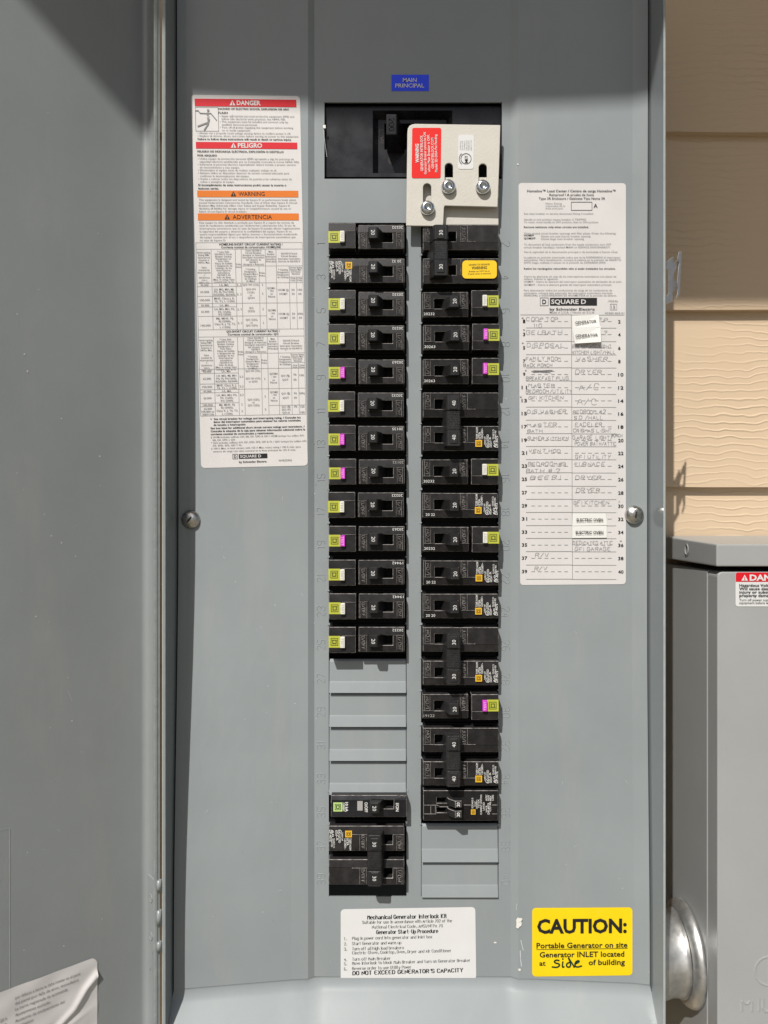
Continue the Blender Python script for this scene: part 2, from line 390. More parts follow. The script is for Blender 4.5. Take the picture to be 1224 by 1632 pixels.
# ------------------------------------------------------------------ panel box and door
BX0, BX1, BH = wx(258, .036), wx(1061.5, .036), .036
BZT, BZB = .46, -.43
box = thing('panel_box', 'grey steel outdoor electrical panel box with its door swung open to the left', 'electrical panel', (0.02, 0.1, BZB))
def at_root(o, root): o.matrix_parent_inverse = Matrix.Translation(-root.location)
t = 0.0016
b = MB()
def wall_box(b, x0, x1, z0, z1, h0, h1): b.box(x0, x1, z0, z1, h0, h1, PAINT_BOX)
wall_box(b, BX0, BX0 + .0024, BZB, BZT, -.100, BH)                 # left side
wall_box(b, BX1 - t, BX1, BZB, BZT, -.100, BH)                     # right side
wall_box(b, BX0 + .0024, BX1 - t, BZT - t, BZT, -.100, BH)
wall_box(b, BX0 + .0024, BX1 - t, BZB, BZB + t, -.100, BH)
wall_box(b, BX0 + .0024, BX1 - t, BZB + t, BZT - t, -.100, -.0985)
b.bevel(.0005, PAINT_EDGE)
at_root(b.build('enclosure', box), box)

TH = R(40); UC, US = math.cos(TH), math.sin(TH)
HX, HH = -.1618, .036
def dpt(u, n, z): return (HX - u * UC + n * US, -(HH + u * US + n * UC), z)     # along door, out of its inner face, up
b = MB()
prof = [(.0035, .0006), (0.0008, .0006), (0, 0), (0, -.0155)]
for k in range(1, 7):
    a = R(90 * k / 6); prof.append((.0045 - .0045 * math.cos(a), -.0155 - .0045 * math.sin(a)))
prof += [(.03 + .33 * k / 6, -.02) for k in range(7)]
prof += [(.36, 0)]
for (u0, n0), (u1, n1) in zip(prof, prof[1:]):
    ed = abs(n0) < .0008 and abs(n1) < .0008
    b.poly([dpt(u0, n0, BZB), dpt(u0, n0, BZT), dpt(u1, n1, BZT), dpt(u1, n1, BZB)], PAINT_EDGE if ed else PAINT_DOOR, True)
bmesh.ops.remove_doubles(b.bm, verts=b.bm.verts[:], dist=1e-6)
b.poly([dpt(-.0012, .0, BZB), dpt(-.0012, .0, BZT), dpt(-.0012, -.0215, BZT), dpt(-.0012, -.0215, BZB)], PAINT_DOOR)
b.poly([dpt(-.0012, -.0215, BZB), dpt(-.0012, -.0215, BZT), dpt(.361, -.0215, BZT), dpt(.361, -.0215, BZB)], PAINT_DOOR)
b.poly([dpt(-.0012, 0, BZB), dpt(-.0012, 0, BZT), dpt(.0, 0.0002, BZT), dpt(.0, 0.0002, BZB)], PAINT_EDGE)
for z in (BZT, BZB):
    b.poly([dpt(0, -.0215, z), dpt(.36, -.0215, z), dpt(.36, 0, z), dpt(0, 0, z)], PAINT_DOOR)
# small paint chips along the door edge
for k in range(26):
    z = random.uniform(-.36, .30); w = random.uniform(.0004, .0020); l_ = random.uniform(.0004, .0018); n_ = -random.choice([.0004, .0006, .004, .009, .013])
    b.poly([dpt(.0003, n_, z), dpt(.0003, n_ - w * .35, z), dpt(.0003, n_ - w * .3, z + l_), dpt(.0003, n_, z + l_ * .8)], random.choice([SCRATCH, DARK]))
for k in range(46):
    u = random.choice([random.gauss(.10, .02), random.uniform(.02, .16)]); z = random.choice([random.gauss(.0, .06), random.uniform(-.3, .3)]); r_ = random.uniform(.0002, .0006)
    n_ = random.randint(4, 6); a0 = random.uniform(0, 6)
    b.poly([dpt(u + r_ * math.cos(a0 - 6.283 * i / n_), -.0198, z + r_ * random.uniform(.6, 1.5) * math.sin(a0 - 6.283 * i / n_)) for i in range(n_)], SCRATCH)
for k in range(9):
    u = random.uniform(.03, .13); z = random.uniform(-.34, .1); L = random.uniform(.003, .009); a = random.uniform(-.5, 1.3)
    b.poly([dpt(u, -.0198, z), dpt(u + .00012, -.0198, z), dpt(u + L * math.cos(a), -.0198, z + L * math.sin(a)), dpt(u + L * math.cos(a) - .00012, -.0198, z + L * math.sin(a))], SCRATCH)
door = b.build('door', box); at_root(door, box)
def sub(o): o.parent = door; return o

# hinge: leaf on the door flange and three knuckles
def zpx(py, h): return wz(py, h)
b = MB()
leaf = [(.0145, 1392), (.0035, 1402), (.0030, 1420), (.0012, 1421), (.0012, 1449), (.0035, 1450), (.0035, 1470), (.0012, 1474), (.0012, 1500), (.0022, 1514), (.0125, 1503)]
r0 = [dpt(0.0002, -w, wz(y, HH - w * UC)) for w, y in leaf]; r1 = [dpt(0.0018, -w, wz(y, HH - w * UC)) for w, y in leaf]
b.prism(r0, r1, PAINT_DOOR)
for y0, y1 in ((1402, 1420), (1450, 1474), (1500, 1516)):
    za, zb_ = wz(y1, HH), wz(y0, HH)
    b.lathe([(.0017, 0), (.0017, zb_ - za)], (HX + .0008, -HH - .0003, za), (0, 0, 1), PAINT_DOOR, 14)
for y in (1424, 1484):
    q = Vector(dpt(0.0018, -.0085, wz(y + 6, HH - .007)))
    ax = Vector(dpt(1, 0, 0)) - Vector(dpt(0, 0, 0))
    b.lathe([(.0032, 0), (.0030, .0004), (.0024, .0004), (.0022, .0001)], q, ax, PAINT_DOOR, 18)
b.bm.normal_update()
sub(b.build('hinge', box))


# peeling sticker low on the door, with a raised fold
su0, su1, sz0, sz1 = .0363, .150, -.425, -.3135
fold = [(.0363, -.3262), (.0440, -.3330), (.0520, -.3440), (.0700, -.3570), (.0880, -.3700), (.1100, -.385)]
def fold_h(u, z):
    d, tt = 9, 0
    for i, (a, c) in enumerate(zip(fold, fold[1:])):
        L2 = (c[0] - a[0]) ** 2 + (c[1] - a[1]) ** 2
        q = max(0, min(1, ((u - a[0]) * (c[0] - a[0]) + (z - a[1]) * (c[1] - a[1])) / L2))
        e = math.hypot(u - a[0] - q * (c[0] - a[0]), z - a[1] - q * (c[1] - a[1]))
        if e < d: d, tt = e, (i + q) / (len(fold) - 1)
    r = (.0013 * (1 - tt) + .0007) * math.exp(-(d / .0023) ** 2)
    r += .0006 * math.exp(-((u - .095 - .3 * (z + .39)) / .003) ** 2) * math.exp(-((z + .375) / .03) ** 2)
    r += .0005 * math.exp(-((z + .352 + .35 * (u - .05)) / .0018) ** 2) * math.exp(-((u - .055) / .012) ** 2)
    r += .00025 * math.sin(u * 230 + z * 160) * math.sin(z * 190 - u * 60)
    return r
def spt(u, z, lift): return dpt(u, -.02 + .0004 + fold_h(u, z) + lift, z)
b = MB(); NU, NZ = 90, 90; gr = []
for i in range(NU + 1):
    row = []
    for j in range(NZ + 1):
        fz = j / NZ; u = su0 + (su1 - su0) * i / NU; zt = sz1 - (.004 * max(0, 1 - (u - su0) / .004) ** 2)
        row.append(b.bm.verts.new(spt(u, sz0 + (zt - sz0) * fz, 0)))
    gr.append(row)
for i in range(NU):
    for j in range(NZ): b.face([gr[i + 1][j], gr[i][j], gr[i][j + 1], gr[i + 1][j + 1]], STICK, True)
es = ['por defecto a tierra se debe instalar en el panel', 'del panel por falla de arco, monofásica', 'La barra registrada de acometida', 'Ajustamiento excluido',
      'Accesorio de enclavamiento del', 'interruptor', '', 'Ajustamiento de 1 fase', 'Puente de montaje QD-CK175', 'Accesorio de instalación', 'de 1 fase enchufables',
      'Gancho de cubierta del bastidor', 'de 1 fase montado sobre el borde', '', 'Acometida del cableado', 'Conjunto del barra neutra 1 CSA max.', 'Cubierta del neutra 225A max.', 'Cubierta del neutra 125A max.', '', 'Bastidores', 'servicio de emergencia']
def door_text(s, u, z, cap, m, fit=None):
    vs_, fs_, w, _ = sans(s, .004); sx = cap if fit is None else fit / w
    b.add2d((vs_, fs_), lambda x, y: spt(u - x * sx, z + y * cap, .00035), m)
for i, s in enumerate(es):
    if s: door_text(s, .0905, -.3215 - i * .00385, .0018, INKG, min(.042, len(s) * .00105))
    for u, k in ((.1065, 11), (.121, 15), (.136, 14)):
        if (i * 7 + k) % 5 and i > 1: door_text(('HOM %d QD %d' if k < 13 else 'Accesorios %d-%d')[:] % (i + k, 3 * i), u, -.3215 - i * .00385, .0020, INKG, .0108)
b.bm.normal_update(); stc = sub(b.build('service_sticker', box)); stc['label'] = 'wrinkled white parts sticker peeling off the door'
# ghost outline where an older label sat
b = MB()
uu0, uu1, zz0, zz1 = .0935, .16, -.325, -.208
for a in ((uu0, uu1, zz0, zz0 + .0003), (uu0, uu1, zz1, zz1 + .0003), (uu0, uu0 + .0004, zz0, zz1)):
    b.poly([dpt(a[1], -.0198, a[2]), dpt(a[0], -.0198, a[2]), dpt(a[0], -.0198, a[3]), dpt(a[1], -.0198, a[3])], PAINT_EDGE)
sub(b.build('label_residue', box))
for o in list(door.children): o.matrix_parent_inverse = Matrix.Translation(-box.location) if False else Matrix.Identity(4)

# ------------------------------------------------------------------ cover (dead front)
cover = thing('panel_cover', 'grey steel inner panel cover framing two columns of breakers', 'panel cover', (0.02, 0, -.39))
EL, ER = wx(287, 0), wx(1028, 0)
def lerp_tab(x, tab):
    if x <= tab[0][0]: return tab[0][1]
    for (a, p), (c, q) in zip(tab, tab[1:]):
        if x <= c: return p + (q - p) * (x - a) / (c - a)
    return tab[-1][1]
XT = [(EL, .0045), (wx(300), .003), (wx(491.5), .003), (wx(501), 0), (wx(814), 0), (wx(825), .003), (wx(1005), .003), (ER, .0045)]
def smooth01(q): q = max(0, min(1, q)); return q * q * (3 - 2 * q)
def bow(x, z):
    wgt = max(0, min(1, (wx(480) - x) / (wx(480) - EL)))
    r = .013 * smooth01((-.005 - z) / .33) * wgt + .004 * smooth01((z - .05) / .30) * wgt
    wr = max(0, min(1, (x - wx(850)) / (ER - wx(850))))
    return r + wr * (.006 * smooth01((-.08 - z) / .27) + .002 * smooth01((z - .1) / .25))
def surf(x, z): return lerp_tab(x, XT) + bow(x, z)
OP_M = (wx(517), wx(800), wz(285), wz(163))
OP_L = (wx(524), wx(648), wz(1429), wz(355))
OP_R = (wx(671), wx(794.5), wz(1429), wz(355))
xs = sorted(set([a for a, _ in XT] + [OP_M[0], OP_M[1], OP_L[0], OP_L[1], OP_R[0], OP_R[1]] + [wx(p) for p in (295, 325, 350, 380, 410, 440, 465, 850, 880, 910, 940, 970, 990, 1016)]))
ZF = wz(1556)      # flange bend starts
zs = sorted(set([OP_M[2], OP_M[3], OP_L[2], OP_L[3], .46, .42, .38, ZF] + [ZF + (OP_L[2] - ZF) * k / 4 for k in range(1, 4)] + [OP_L[2] + (OP_L[3] - OP_L[2]) * k / 14 for k in range(1, 14)]))
b = MB()
b.plate(xs, zs, [OP_M, OP_L, OP_R], surf, .0014, PAINT)
# bottom flange: bend to a slope that comes forward
RB, AB = .014, R(41)
fp = [(0, 0)]
for k in range(1, 9):
    a = AB * k / 8; fp.append((-RB * math.sin(a), RB * (1 - math.cos(a))))
zl, hl = fp[-1]
for k in range(1, 5): fp.append((zl - .024 * k / 4 * math.cos(AB), hl + .024 * k / 4 * math.sin(AB)))
zl, hl = fp[-1]
for k in range(1, 7):
    a = AB * (1 - k / 6); fp.append((zl - .012 * (math.sin(AB) - math.sin(a)), hl + .012 * (math.cos(a) - math.cos(AB))))
fp.append((fp[-1][0] - .02, fp[-1][1]))
grid = []
for j, (dz, dh) in enumerate(fp):
    row = []
    for i, x in enumerate(xs):
        px_ = x
        widen = min(1, -dz / .03)
        if i == 0: px_ = x - .0065 * widen
        if i == len(xs) - 1: px_ = x + .0065 * widen
        sf = surf(x, ZF); row.append(b.bm.verts.new(v3(px_, ZF + dz, sf + (.003 - lerp_tab(x, XT)) * .75 * min(1, -dz / .012) + dh)))
    grid.append(row)
for j in range(len(fp) - 1):
    for i in range(len(xs) - 1): b.face([grid[j + 1][i], grid[j + 1][i + 1], grid[j][i + 1], grid[j][i]], PAINT, True)
bmesh.ops.remove_doubles(b.bm, verts=b.bm.verts[:], dist=2e-6)
for f in b.bm.faces:
    if abs(f.calc_center_median().z) < 1: f.smooth = False
for f in b.bm.faces:
    if f.calc_center_median().z < ZF + .0001: f.smooth = True
# side returns of the sheet
for x, sgn in ((EL, -1), (ER, 1)):
    zz = [z for z in zs]
    for z0, z1 in zip(zz, zz[1:]):
        p = [v3(x, z0, surf(x, z0)), v3(x, z1, surf(x, z1)), v3(x, z1, surf(x, z1) - .02), v3(x, z0, surf(x, z0) - .02)]
        b.poly(p if sgn < 0 else p[::-1], PAINT)
# pressed circuit numbers beside the openings
def num_ridge(b, s, cx, cy, rot):
    pl, w = strokes(s, 0, 1); cap = .0060 if len(s) > 1 else .0064
    X0, Z0 = wx(cx), wz(cy)
    c, sn = math.cos(R(rot)), math.sin(R(rot))
    sxx = cap * .82
    def fn(x, y, lift):
        X, Y = (x - w / 2) * sxx, (y - .5) * cap
        xx, zz_ = X0 + X * c - Y * sn, Z0 + X * sn + Y * c
        return v3(xx, zz_, surf(xx, zz_) + lift)
    ridges(b, pl, .10, .00030, fn, PAINT)
for k in range(20):
    num_ridge(b, str(2 * k + 1), 511.5, 388 + 53.3 * k, 90)
    num_ridge(b, str(2 * k + 2), 805.5, 389 + 53.3 * k, -90)

# burrs where twistout tabs were broken off
for k in range(1, 20):
    for px, sg in ((524, 1), (648, -1), (671, 1), (794.5, -1)):
        if k > 12 and k < 17 and px < 660: continue
        if k > 18: continue
        py = 361.5 + 53.35 * k + random.uniform(-1.5, 1.5) - 8; X, Z = wx(px), wz(py); q = random.uniform(.0006, .0013)
        pr = [(X - sg * .0012, Z - q * 1.1), (X + sg * q * .8, Z - q * .6), (X + sg * q * random.uniform(.4, 1), Z + q * .5), (X - sg * .0012, Z + q * 1.2)]
        if sg < 0: pr = pr[::-1]
        b.prism([v3(x, z, -.0009) for x, z in pr], [v3(x, z, .0002 + random.uniform(0, .0003)) for x, z in pr], PAINT)
# scratches and drops of white paint on the cover
def blob(px, py, rx, ry, m, lift=.0003):
    h = surf(wx(px), wz(py)); n_ = 11
    pts = [(px + rx * random.uniform(.65, 1.2) * math.cos(6.283 * i / n_), py + ry * random.uniform(.65, 1.2) * math.sin(6.283 * i / n_)) for i in range(n_)]
    b.poly([v3(wx(p, h), wz(q, h), h + lift) for p, q in pts][::-1], m)
def scr(x0, y0, x1, y1, w, m=None):
    h = max(surf(wx(x0), wz(y0)), surf(wx(x1), wz(y1)))
    vs_, fs_ = ribbon([[(x0, y0), ((x0 + x1) / 2 + random.uniform(-1, 1), (y0 + y1) / 2), (x1, y1)]], w)
    b.add2d((vs_, fs_), lambda x, y: v3(wx(x, h), wz(y, h), h + .0003), m or SCRATCH)
blob(826, 1470, 5, 9, CAULK, .0008); blob(828, 1465, 4, 4, CAULK, .0012); blob(828, 1545, 2.4, 2.2, CAULK); blob(789, 1502, 2.6, 1.4, CAULK)
blob(1033, 1622, 1.6, 2.2, mat('rust_spot', (.25, .09, .03), .7)); 
scr(830, 1498, 834, 1514, 1.0); scr(829, 1515, 831, 1540, 1.2); scr(824, 1440, 823, 1450, .7); scr(521, 250, 515, 203, .4)
blob(517, 203, 2.6, 3.4, CAULK, .0012); blob(825, 262, 1.6, 1.2, CAULK); blob(648, 1310, 1.8, 3, CAULK, .001)
for k in range(60):
    px, py = random.uniform(325, 1000), random.uniform(180, 1540)
    if 500 < px < 826 and 160 < py < 1440: px = random.choice([random.uniform(650, 669), random.uniform(498, 505), random.uniform(316, 480)])
    r_ = random.uniform(.25, .8); blob(px, py, r_, r_ * random.uniform(.6, 1.6), random.choice([SCRATCH, SCRATCH, INKG]))
for k in range(14):
    px, py = random.uniform(330, 480), random.uniform(770, 1540); a = random.uniform(0, 3); L = random.uniform(2, 7)
    if k % 2: px += 520
    scr(px, py, px + L * math.cos(a), py + L * math.sin(a), .35)
cs = b.build('cover_sheet', cover); at_root(cs, cover)

# unbroken filler plates
b = MB()
def filler(x0, x1, y0, y1):
    b = MB(); X0, X1 = wx(x0 + .8), wx(x1 - .8)
    z1, z0 = wz(y0), wz(y1); H = z1 - z0
    pr = [(z1, -.0022), (z1 - H * .06, -.0008), (z0 + H * .36, -.0002), (z0 + H * .32, 0.0002), (z0 + .0006, .0022)]
    n = len(pr)
    r0 = [v3(X0, z, h) for z, h in pr] + [v3(X0, z, h - .0012) for z, h in pr[::-1]]
    r1 = [v3(X1, z, h) for z, h in pr] + [v3(X1, z, h - .0012) for z, h in pr[::-1]]
    b.prism(r0, r1, PAINT)
    b.bevel(.0003)
    return b
for k, (x0, x1, y0, y1) in enumerate([(524, 648, 1051, 1105), (524, 648, 1105, 1159), (524, 648, 1159, 1213), (524, 648, 1213, 1267),
                                      (671, 794.5, 1314, 1374), (671, 794.5, 1374, 1430)]):
    o = filler(x0, x1, y0, y1).build('filler_plate', cover, True); at_root(o, cover)
# black sheet painted as the shade inside the openings
b = MB(); b.box(wx(510), wx(806), wz(1440), wz(150), -.055, -.054, DARK); o = b.build('void_shade_sheet', box); at_root(o, box)

# cover screws
def screw(px, py, h, rot, r=.0071):
    b = MB()
    X, Z = wx(px, h + .003), wz(py, h + .003)
    prof = [(r, 0), (r, .0008)] + [(r * math.cos(R(a)), .0008 + .0042 * math.sin(R(a))) for a in (12, 25, 38, 50, 62, 74, 85)]
    b.lathe(prof, v3(X, Z, h), (0, -1, 0), SCREWM, 36)
    for a in (rot, rot + 90):
        c, s = math.cos(R(a)), math.sin(R(a)); L, w = (r * (.82 if a == rot else .36), .00055)
        q = []
        for (x, y) in ((-L, -w), (0, -w * 1.3), (L, -w), (L, w), (0, w * 1.3), (-L, w)):
            rr = math.hypot(x, y); hh = h + .0008 + .0042 * math.sqrt(max(0, 1 - (rr / r) ** 2)) + .00012
            q.append(v3(X + x * c - y * s, Z + x * s + y * c, hh))
        b.poly([q[0], q[1], q[4], q[5]], DARK); b.poly([q[1], q[2], q[3], q[4]], DARK)
    o = b.build('cover_screw', cover); at_root(o, cover); return o
screw(302.5, 828, surf(wx(302), wz(828)), -38); screw(1012.5, 820.5, surf(wx(1012), wz(820)), -8)

# ------------------------------------------------------------------ stickers on the cover, drawn in photo pixels on the sheet
class Sticker:
    def __init__(s, base, quad=None):
        s.b = MB(); s.base = base; s.q = quad; s.n = 0
    def map(s, x, y):      # label space -> photo pixel
        if s.q is None: return x, y
        (W, H, TL, TR, BR, BL) = s.q; u, v = x / W, y / H
        f = lambda i: (TL[i] * (1 - u) + TR[i] * u) * (1 - v) + (BL[i] * (1 - u) + BR[i] * u) * v
        return f(0), f(1)
    def pt(s, x, y, lift):
        px, py = s.map(x, y); h = surf(wx(px), wz(py)); h = surf(wx(px, h), wz(py, h)) + lift
        return v3(wx(px, h), wz(py, h), h)
    def sheet(s, x0, y0, x1, y1, r=4, m=None, lift=.00025, nx=12, ny=30):
        m = m or s.base; ys = sorted(set([y0 + r * (1 - math.cos(R(a))) for a in (0, 22, 45, 67, 90)] + [y1 - r * (1 - math.cos(R(a))) for a in (0, 22, 45, 67, 90)] +
                                         [y0 + r + (y1 - y0 - 2 * r) * k / ny for k in range(1, ny)]))
        prev = None
        for y in ys:
            d = max(0, r - (y - y0), r - (y1 - y)); ins = r - math.sqrt(max(0, r * r - d * d)) if r > 0 else 0
            row = [s.b.bm.verts.new(s.pt(x0 + ins + (x1 - x0 - 2 * ins) * k / nx, y, lift)) for k in range(nx + 1)]
            if prev:
                for k in range(nx): s.b.face([row[k], row[k + 1], prev[k + 1], prev[k]], m, False)
            prev = row
    def rect(s, x0, y0, x1, y1, m, lift=.00045): 
        s.b.poly([s.pt(x0, y1, lift), s.pt(x1, y1, lift), s.pt(x1, y0, lift), s.pt(x0, y0, lift)], m)
    def line(s, x0, y0, x1, y1, w, m, lift=.00050):
        vs_, fs_ = ribbon([[(x0, y0), (x1, y1)]], w); s.b.add2d((vs_, fs_), lambda x, y: s.pt(x, y, lift), m)
    def text(s, str_, x, yc, cap, m=INK, bold=0.0, fit=None, align='l', lift=.00060, rot=0):
        if not str_: return
        vs_, fs_, w, _ = sans(str_, bold); sx = cap if fit is None else fit / w
        ox = {'l': 0, 'c': -w * sx / 2, 'r': -w * sx}[align]; c, sn = math.cos(R(rot)), math.sin(R(rot))
        def fn(a, d):
            X, Y = a * sx + ox, -(d - .5) * cap
            return s.pt(x + X * c + Y * sn, yc - X * sn + Y * c, lift)
        s.b.add2d((vs_, fs_), fn, m)
    def pen(s, str_, x, yc, x1, cap, m=None, w=.75, jit=.28, lift=.00060, serif=False, bold=False, bw=1.0):
        pl, W = strokes(str_, jit, 1); sx = (x1 - x) / W
        pl = [[(x + a * sx, yc - (d - .5) * cap) for a, d in p] for p in pl]
        if serif: vf = ribbon(pl, cap * (.08 if bold else .05) * bw, cap * (.20 if bold else .11) * bw, serif=cap * .10 * bw)
        else: vf = ribbon(pl, w)
        s.b.add2d(vf, lambda a, d: s.pt(a, d, lift), m or PEN)
    def done(s, name, label=None, parent=None):
        o = s.b.build(name, parent or cover); at_root(o, parent or cover)
        if label: o['label'] = label
        return o
def logo_block(S, x0, y0, x1, y1, bx0, bx1):
    """boxed D and the reversed-out wordmark"""
    S.line(bx0, y0, bx1, y0, .6, INK); S.line(bx0, y1, bx1, y1, .6, INK); S.line(bx0, y0, bx0, y1, .6, INK); S.line(bx1, y0, bx1, y1, .6, INK)
    S.text('D', (bx0 + bx1) / 2, (y0 + y1) / 2, (y1 - y0) * .55, INK, .01, align='c')
    S.rect(x0, y0, x1, y1, INK)
    S.text('SQUARE D', x0 + 2, (y0 + y1) / 2, (y1 - y0) * .55, STICK, .02, fit=(x1 - x0) * .74)
def tri_mark(S, x, y, hgt, m, mm):
    w = hgt * 1.1
    a, b_, c = S.pt(x - w / 2, y + hgt / 2, .0006), S.pt(x + w / 2, y + hgt / 2, .0006), S.pt(x, y - hgt / 2, .0006)
    S.b.poly([a, b_, c], m); S.line(x, y - hgt * .14, x, y + hgt * .18, hgt * .13, mm, .0008); S.line(x, y + hgt * .27, x, y + hgt * .36, hgt * .14, mm, .0008)

# --- tall warning label, left
S = Sticker(STICK, (174, 595, (304, 151), (478, 153), (490.5, 742), (320.5, 746)))
S.sheet(0, 0, 174, 595, 6, nx=14, ny=40)
S.rect(6, 6, 168, 18, RED); tri_mark(S, 66, 12, 8.5, STICK, RED); S.text('DANGER', 73, 12, 7, STICK, .03, fit=38)
for a in ((6.5, 19.5, 43, 19.5), (6.5, 57.5, 43, 57.5), (6.5, 19.5, 6.5, 57.5), (43, 19.5, 43, 57.5)): S.line(*a, .6, INKG)
fig = [[(7, 25), (11, 25), (14, 29), (26, 29.5), (31, 29), (40, 40)], [(26, 29), (27, 40)], [(28, 39), (26, 44), (10, 50)], [(28, 40), (26, 47), (20, 56)]]
for p, w in zip(fig, (1.4, 3.2, 2.2, 2.2)):
    vs_, fs_ = ribbon([p], w); S.b.add2d((vs_, fs_), lambda x, y: S.pt(x, y, .0006), INKG)
S.line(25, 35, 29, 33, .8, STICK, .0008); S.line(25, 35, 29, 37, .8, STICK, .0008)
S.b.poly([S.pt(27 + 2.0 * math.cos(k), 24.5 - 2.2 * math.sin(k), .0006) for k in [i * .785 for i in range(8)]], INKG)
P1 = [(43, 21.5, 'HAZARD OF ELECTRIC SHOCK, EXPLOSION OR ARC', 113, 1), (43, 28, 'FLASH', 15, 1),
      (45, 33, '• Apply appropriate personal protective equipment (PPE) and', 119, 0), (48, 37.6, 'follow safe electrical work practices. See NFPA 70E.', 102, 0),
      (45, 42, '• This equipment must be installed and serviced only by', 109, 0), (48, 46.7, 'qualified electrical personnel.', 57, 0),
      (45, 51.2, '• Turn off all power supplying this equipment before working', 117, 0), (48, 55.8, 'on or inside equipment.', 46, 0),
      (9, 60.4, '• Always use a properly rated voltage sensing device to confirm power is off.', 149, 0),
      (9, 65, '• Replace all devices, doors, and covers before turning on power to this equipment.', 162, 0),
      (9, 70.2, 'Failure to follow these instructions will result in death or serious injury.', 150, 1),
      (8, 90, 'PELIGRO DE DESCARGA ELÉCTRICA, EXPLOSIÓN O DESTELLO', 138, 1), (8, 96.4, 'POR ARQUEO', 31, 1),
      (8, 101.4, '• Utilice equipo de protección personal (EPP) apropiado y siga las prácticas de', 154, 0), (11, 106, 'seguridad eléctrica establecidas por su Compañía (consulte la norma NFPA 70E)', 159, 0),
      (8, 110.5, '• Solamente el personal eléctrico especializado deberá instalar y prestar servicio', 157, 0), (11, 115.2, 'de mantenimiento a este equipo.', 64, 0),
      (8, 119.6, '• Desenergice el equipo antes de realizar cualquier trabajo en él.', 126, 0), (8, 124.2, '• Siempre utilice un dispositivo detector de tensión nominal adecuado para', 146, 0),
      (11, 129, 'confirmar la desenergización del equipo.', 79, 0), (8, 133.6, '• Vuelva a colocar todos los dispositivos, las puertas y las cubiertas antes de', 150, 0),
      (11, 138.2, 'volver a energizar el equipo.', 55, 0), (8, 143.5, 'El incumplimiento de estas instrucciones podrá causar la muerte o', 141, 1), (8, 149, 'lesiones serias.', 33, 1),
      (8, 167, 'This equipment is designed and tested by Square D to performance levels which', 156, 0), (8, 171.6, 'exceed Underwriters Laboratories Standards. Use of Other than Square D Circuit', 158, 0),
      (8, 176.2, 'Breakers May Adversely Affect User Safety and Impair Reliability. Square D', 146, 0), (8, 180.8, 'disclaims all liability for damage, injury or nonperformance caused by use or', 148, 0), (8, 185.6, 'failure of non-Square D circuit breakers.', 77, 0),
      (8, 203.4, 'Este equipo ha sido diseñado y probado por Square D y supera las normas de', 152, 0), (8, 208, 'nivel de rendimiento establecidas por Underwriters Laboratories (UL). El uso de', 154, 0),
      (8, 212.7, 'interruptores automáticos que no sean de Square D pueden afectar negativamente', 161, 0), (8, 217.5, 'la seguridad del usuario y deteriorar la confiabilidad del equipo. Square D no', 148, 0),
      (8, 222, 'asume responsabilidad alguna por daños, lesiones o funcionamiento inadecuado', 157, 0), (8, 226.7, 'del equipo causado por el uso o desperfectos de interruptores automáticos que', 154, 0), (8, 231.6, 'no sean de Square D.', 42, 0),
      (17, 517, '+  See circuit breaker for voltage and interrupting rating. / Consulte los', 147, 1), (22, 521.7, 'datos del interruptor automático para obtener los valores nominales', 142, 1), (22, 526.5, 'de tensión o interrupción.', 53, 1),
      (17, 531.6, 'See box label for additional short circuit current ratings and restrictions. /', 153, 1), (17, 536.4, 'Consulte la etiqueta de la caja para obtener información adicional sobre la', 154, 1), (17, 541.2, 'corriente nominal de cortocircuito y restricciones.', 103, 1),
      (17, 546, '§ HOM includes suffixes AFI, BB, DF, EPD & GFI / HOM incluye los sufijos AFI,', 152, 0), (20, 550.6, 'BB, DF, EPD y GFI.', 37, 0), (17, 555, '* QO includes suffixes AFI, DF, EPD, EPE, GFI & PL / QO incluye los sufijos AFI,', 156, 0),
      (20, 559.5, 'DF, EPD, EPE, GFI Y PL.', 48, 0), (17, 564, '‡ 100 A Max. in load centers with 125 A Max. mains rating / 100 A máx. para', 146, 0), (20, 568.7, 'centros de carga con valor nominal en la línea principal de 125 A máx.', 135, 0)]
for x, y, s, w, bo in P1: S.text(s, x, y, 2.75 if bo else 2.5, INK if bo else INKG, .022 if bo else .006, fit=w)
S.rect(6, 75, 168, 85.5, RED); tri_mark(S, 66, 80, 8, STICK, RED); S.text('PELIGRO', 73, 80.2, 6.8, STICK, .03, fit=39)
S.rect(6, 152.5, 168, 163, ORANGE); tri_mark(S, 64, 157.5, 8, INK, ORANGE); S.text('WARNING', 72, 157.7, 6.4, INK, .0, fit=42)
S.rect(6, 189, 168, 200, ORANGE); tri_mark(S, 53, 194.5, 8, INK, ORANGE); S.text('ADVERTENCIA', 62, 194.7, 6.6, INK, .0, fit=63)
S.text('HOMELINE-SHORT CIRCUIT CURRENT RATING /', 90, 238.3, 3.2, INK, .012, fit=102, align='c'); S.text('Corriente nominal de cortocircuito- HOMELINE', 90, 242.8, 3.0, INK, .012, fit=96, align='c')
S.text('QO-SHORT CIRCUIT CURRENT RATING /', 90, 377.6, 3.2, INK, .012, fit=86, align='c'); S.text('Corriente nominal de cortocircuito- QO', 90, 382.4, 3.0, INK, .012, fit=82, align='c')
for y in (235.5, 246, 300, 374.5, 386, 437.5, 512): S.line(1.5, y, 172.5, y, .45, INKG)
for y0, y1 in ((235.5, 246), (374.5, 386)): S.line(1.5, y0, 1.5, y1, .45, INKG); S.line(172.5, y0, 172.5, y1, .45, INKG)
cols = [1.5, 25.6, 64.5, 74, 112.7, 130, 172.5]
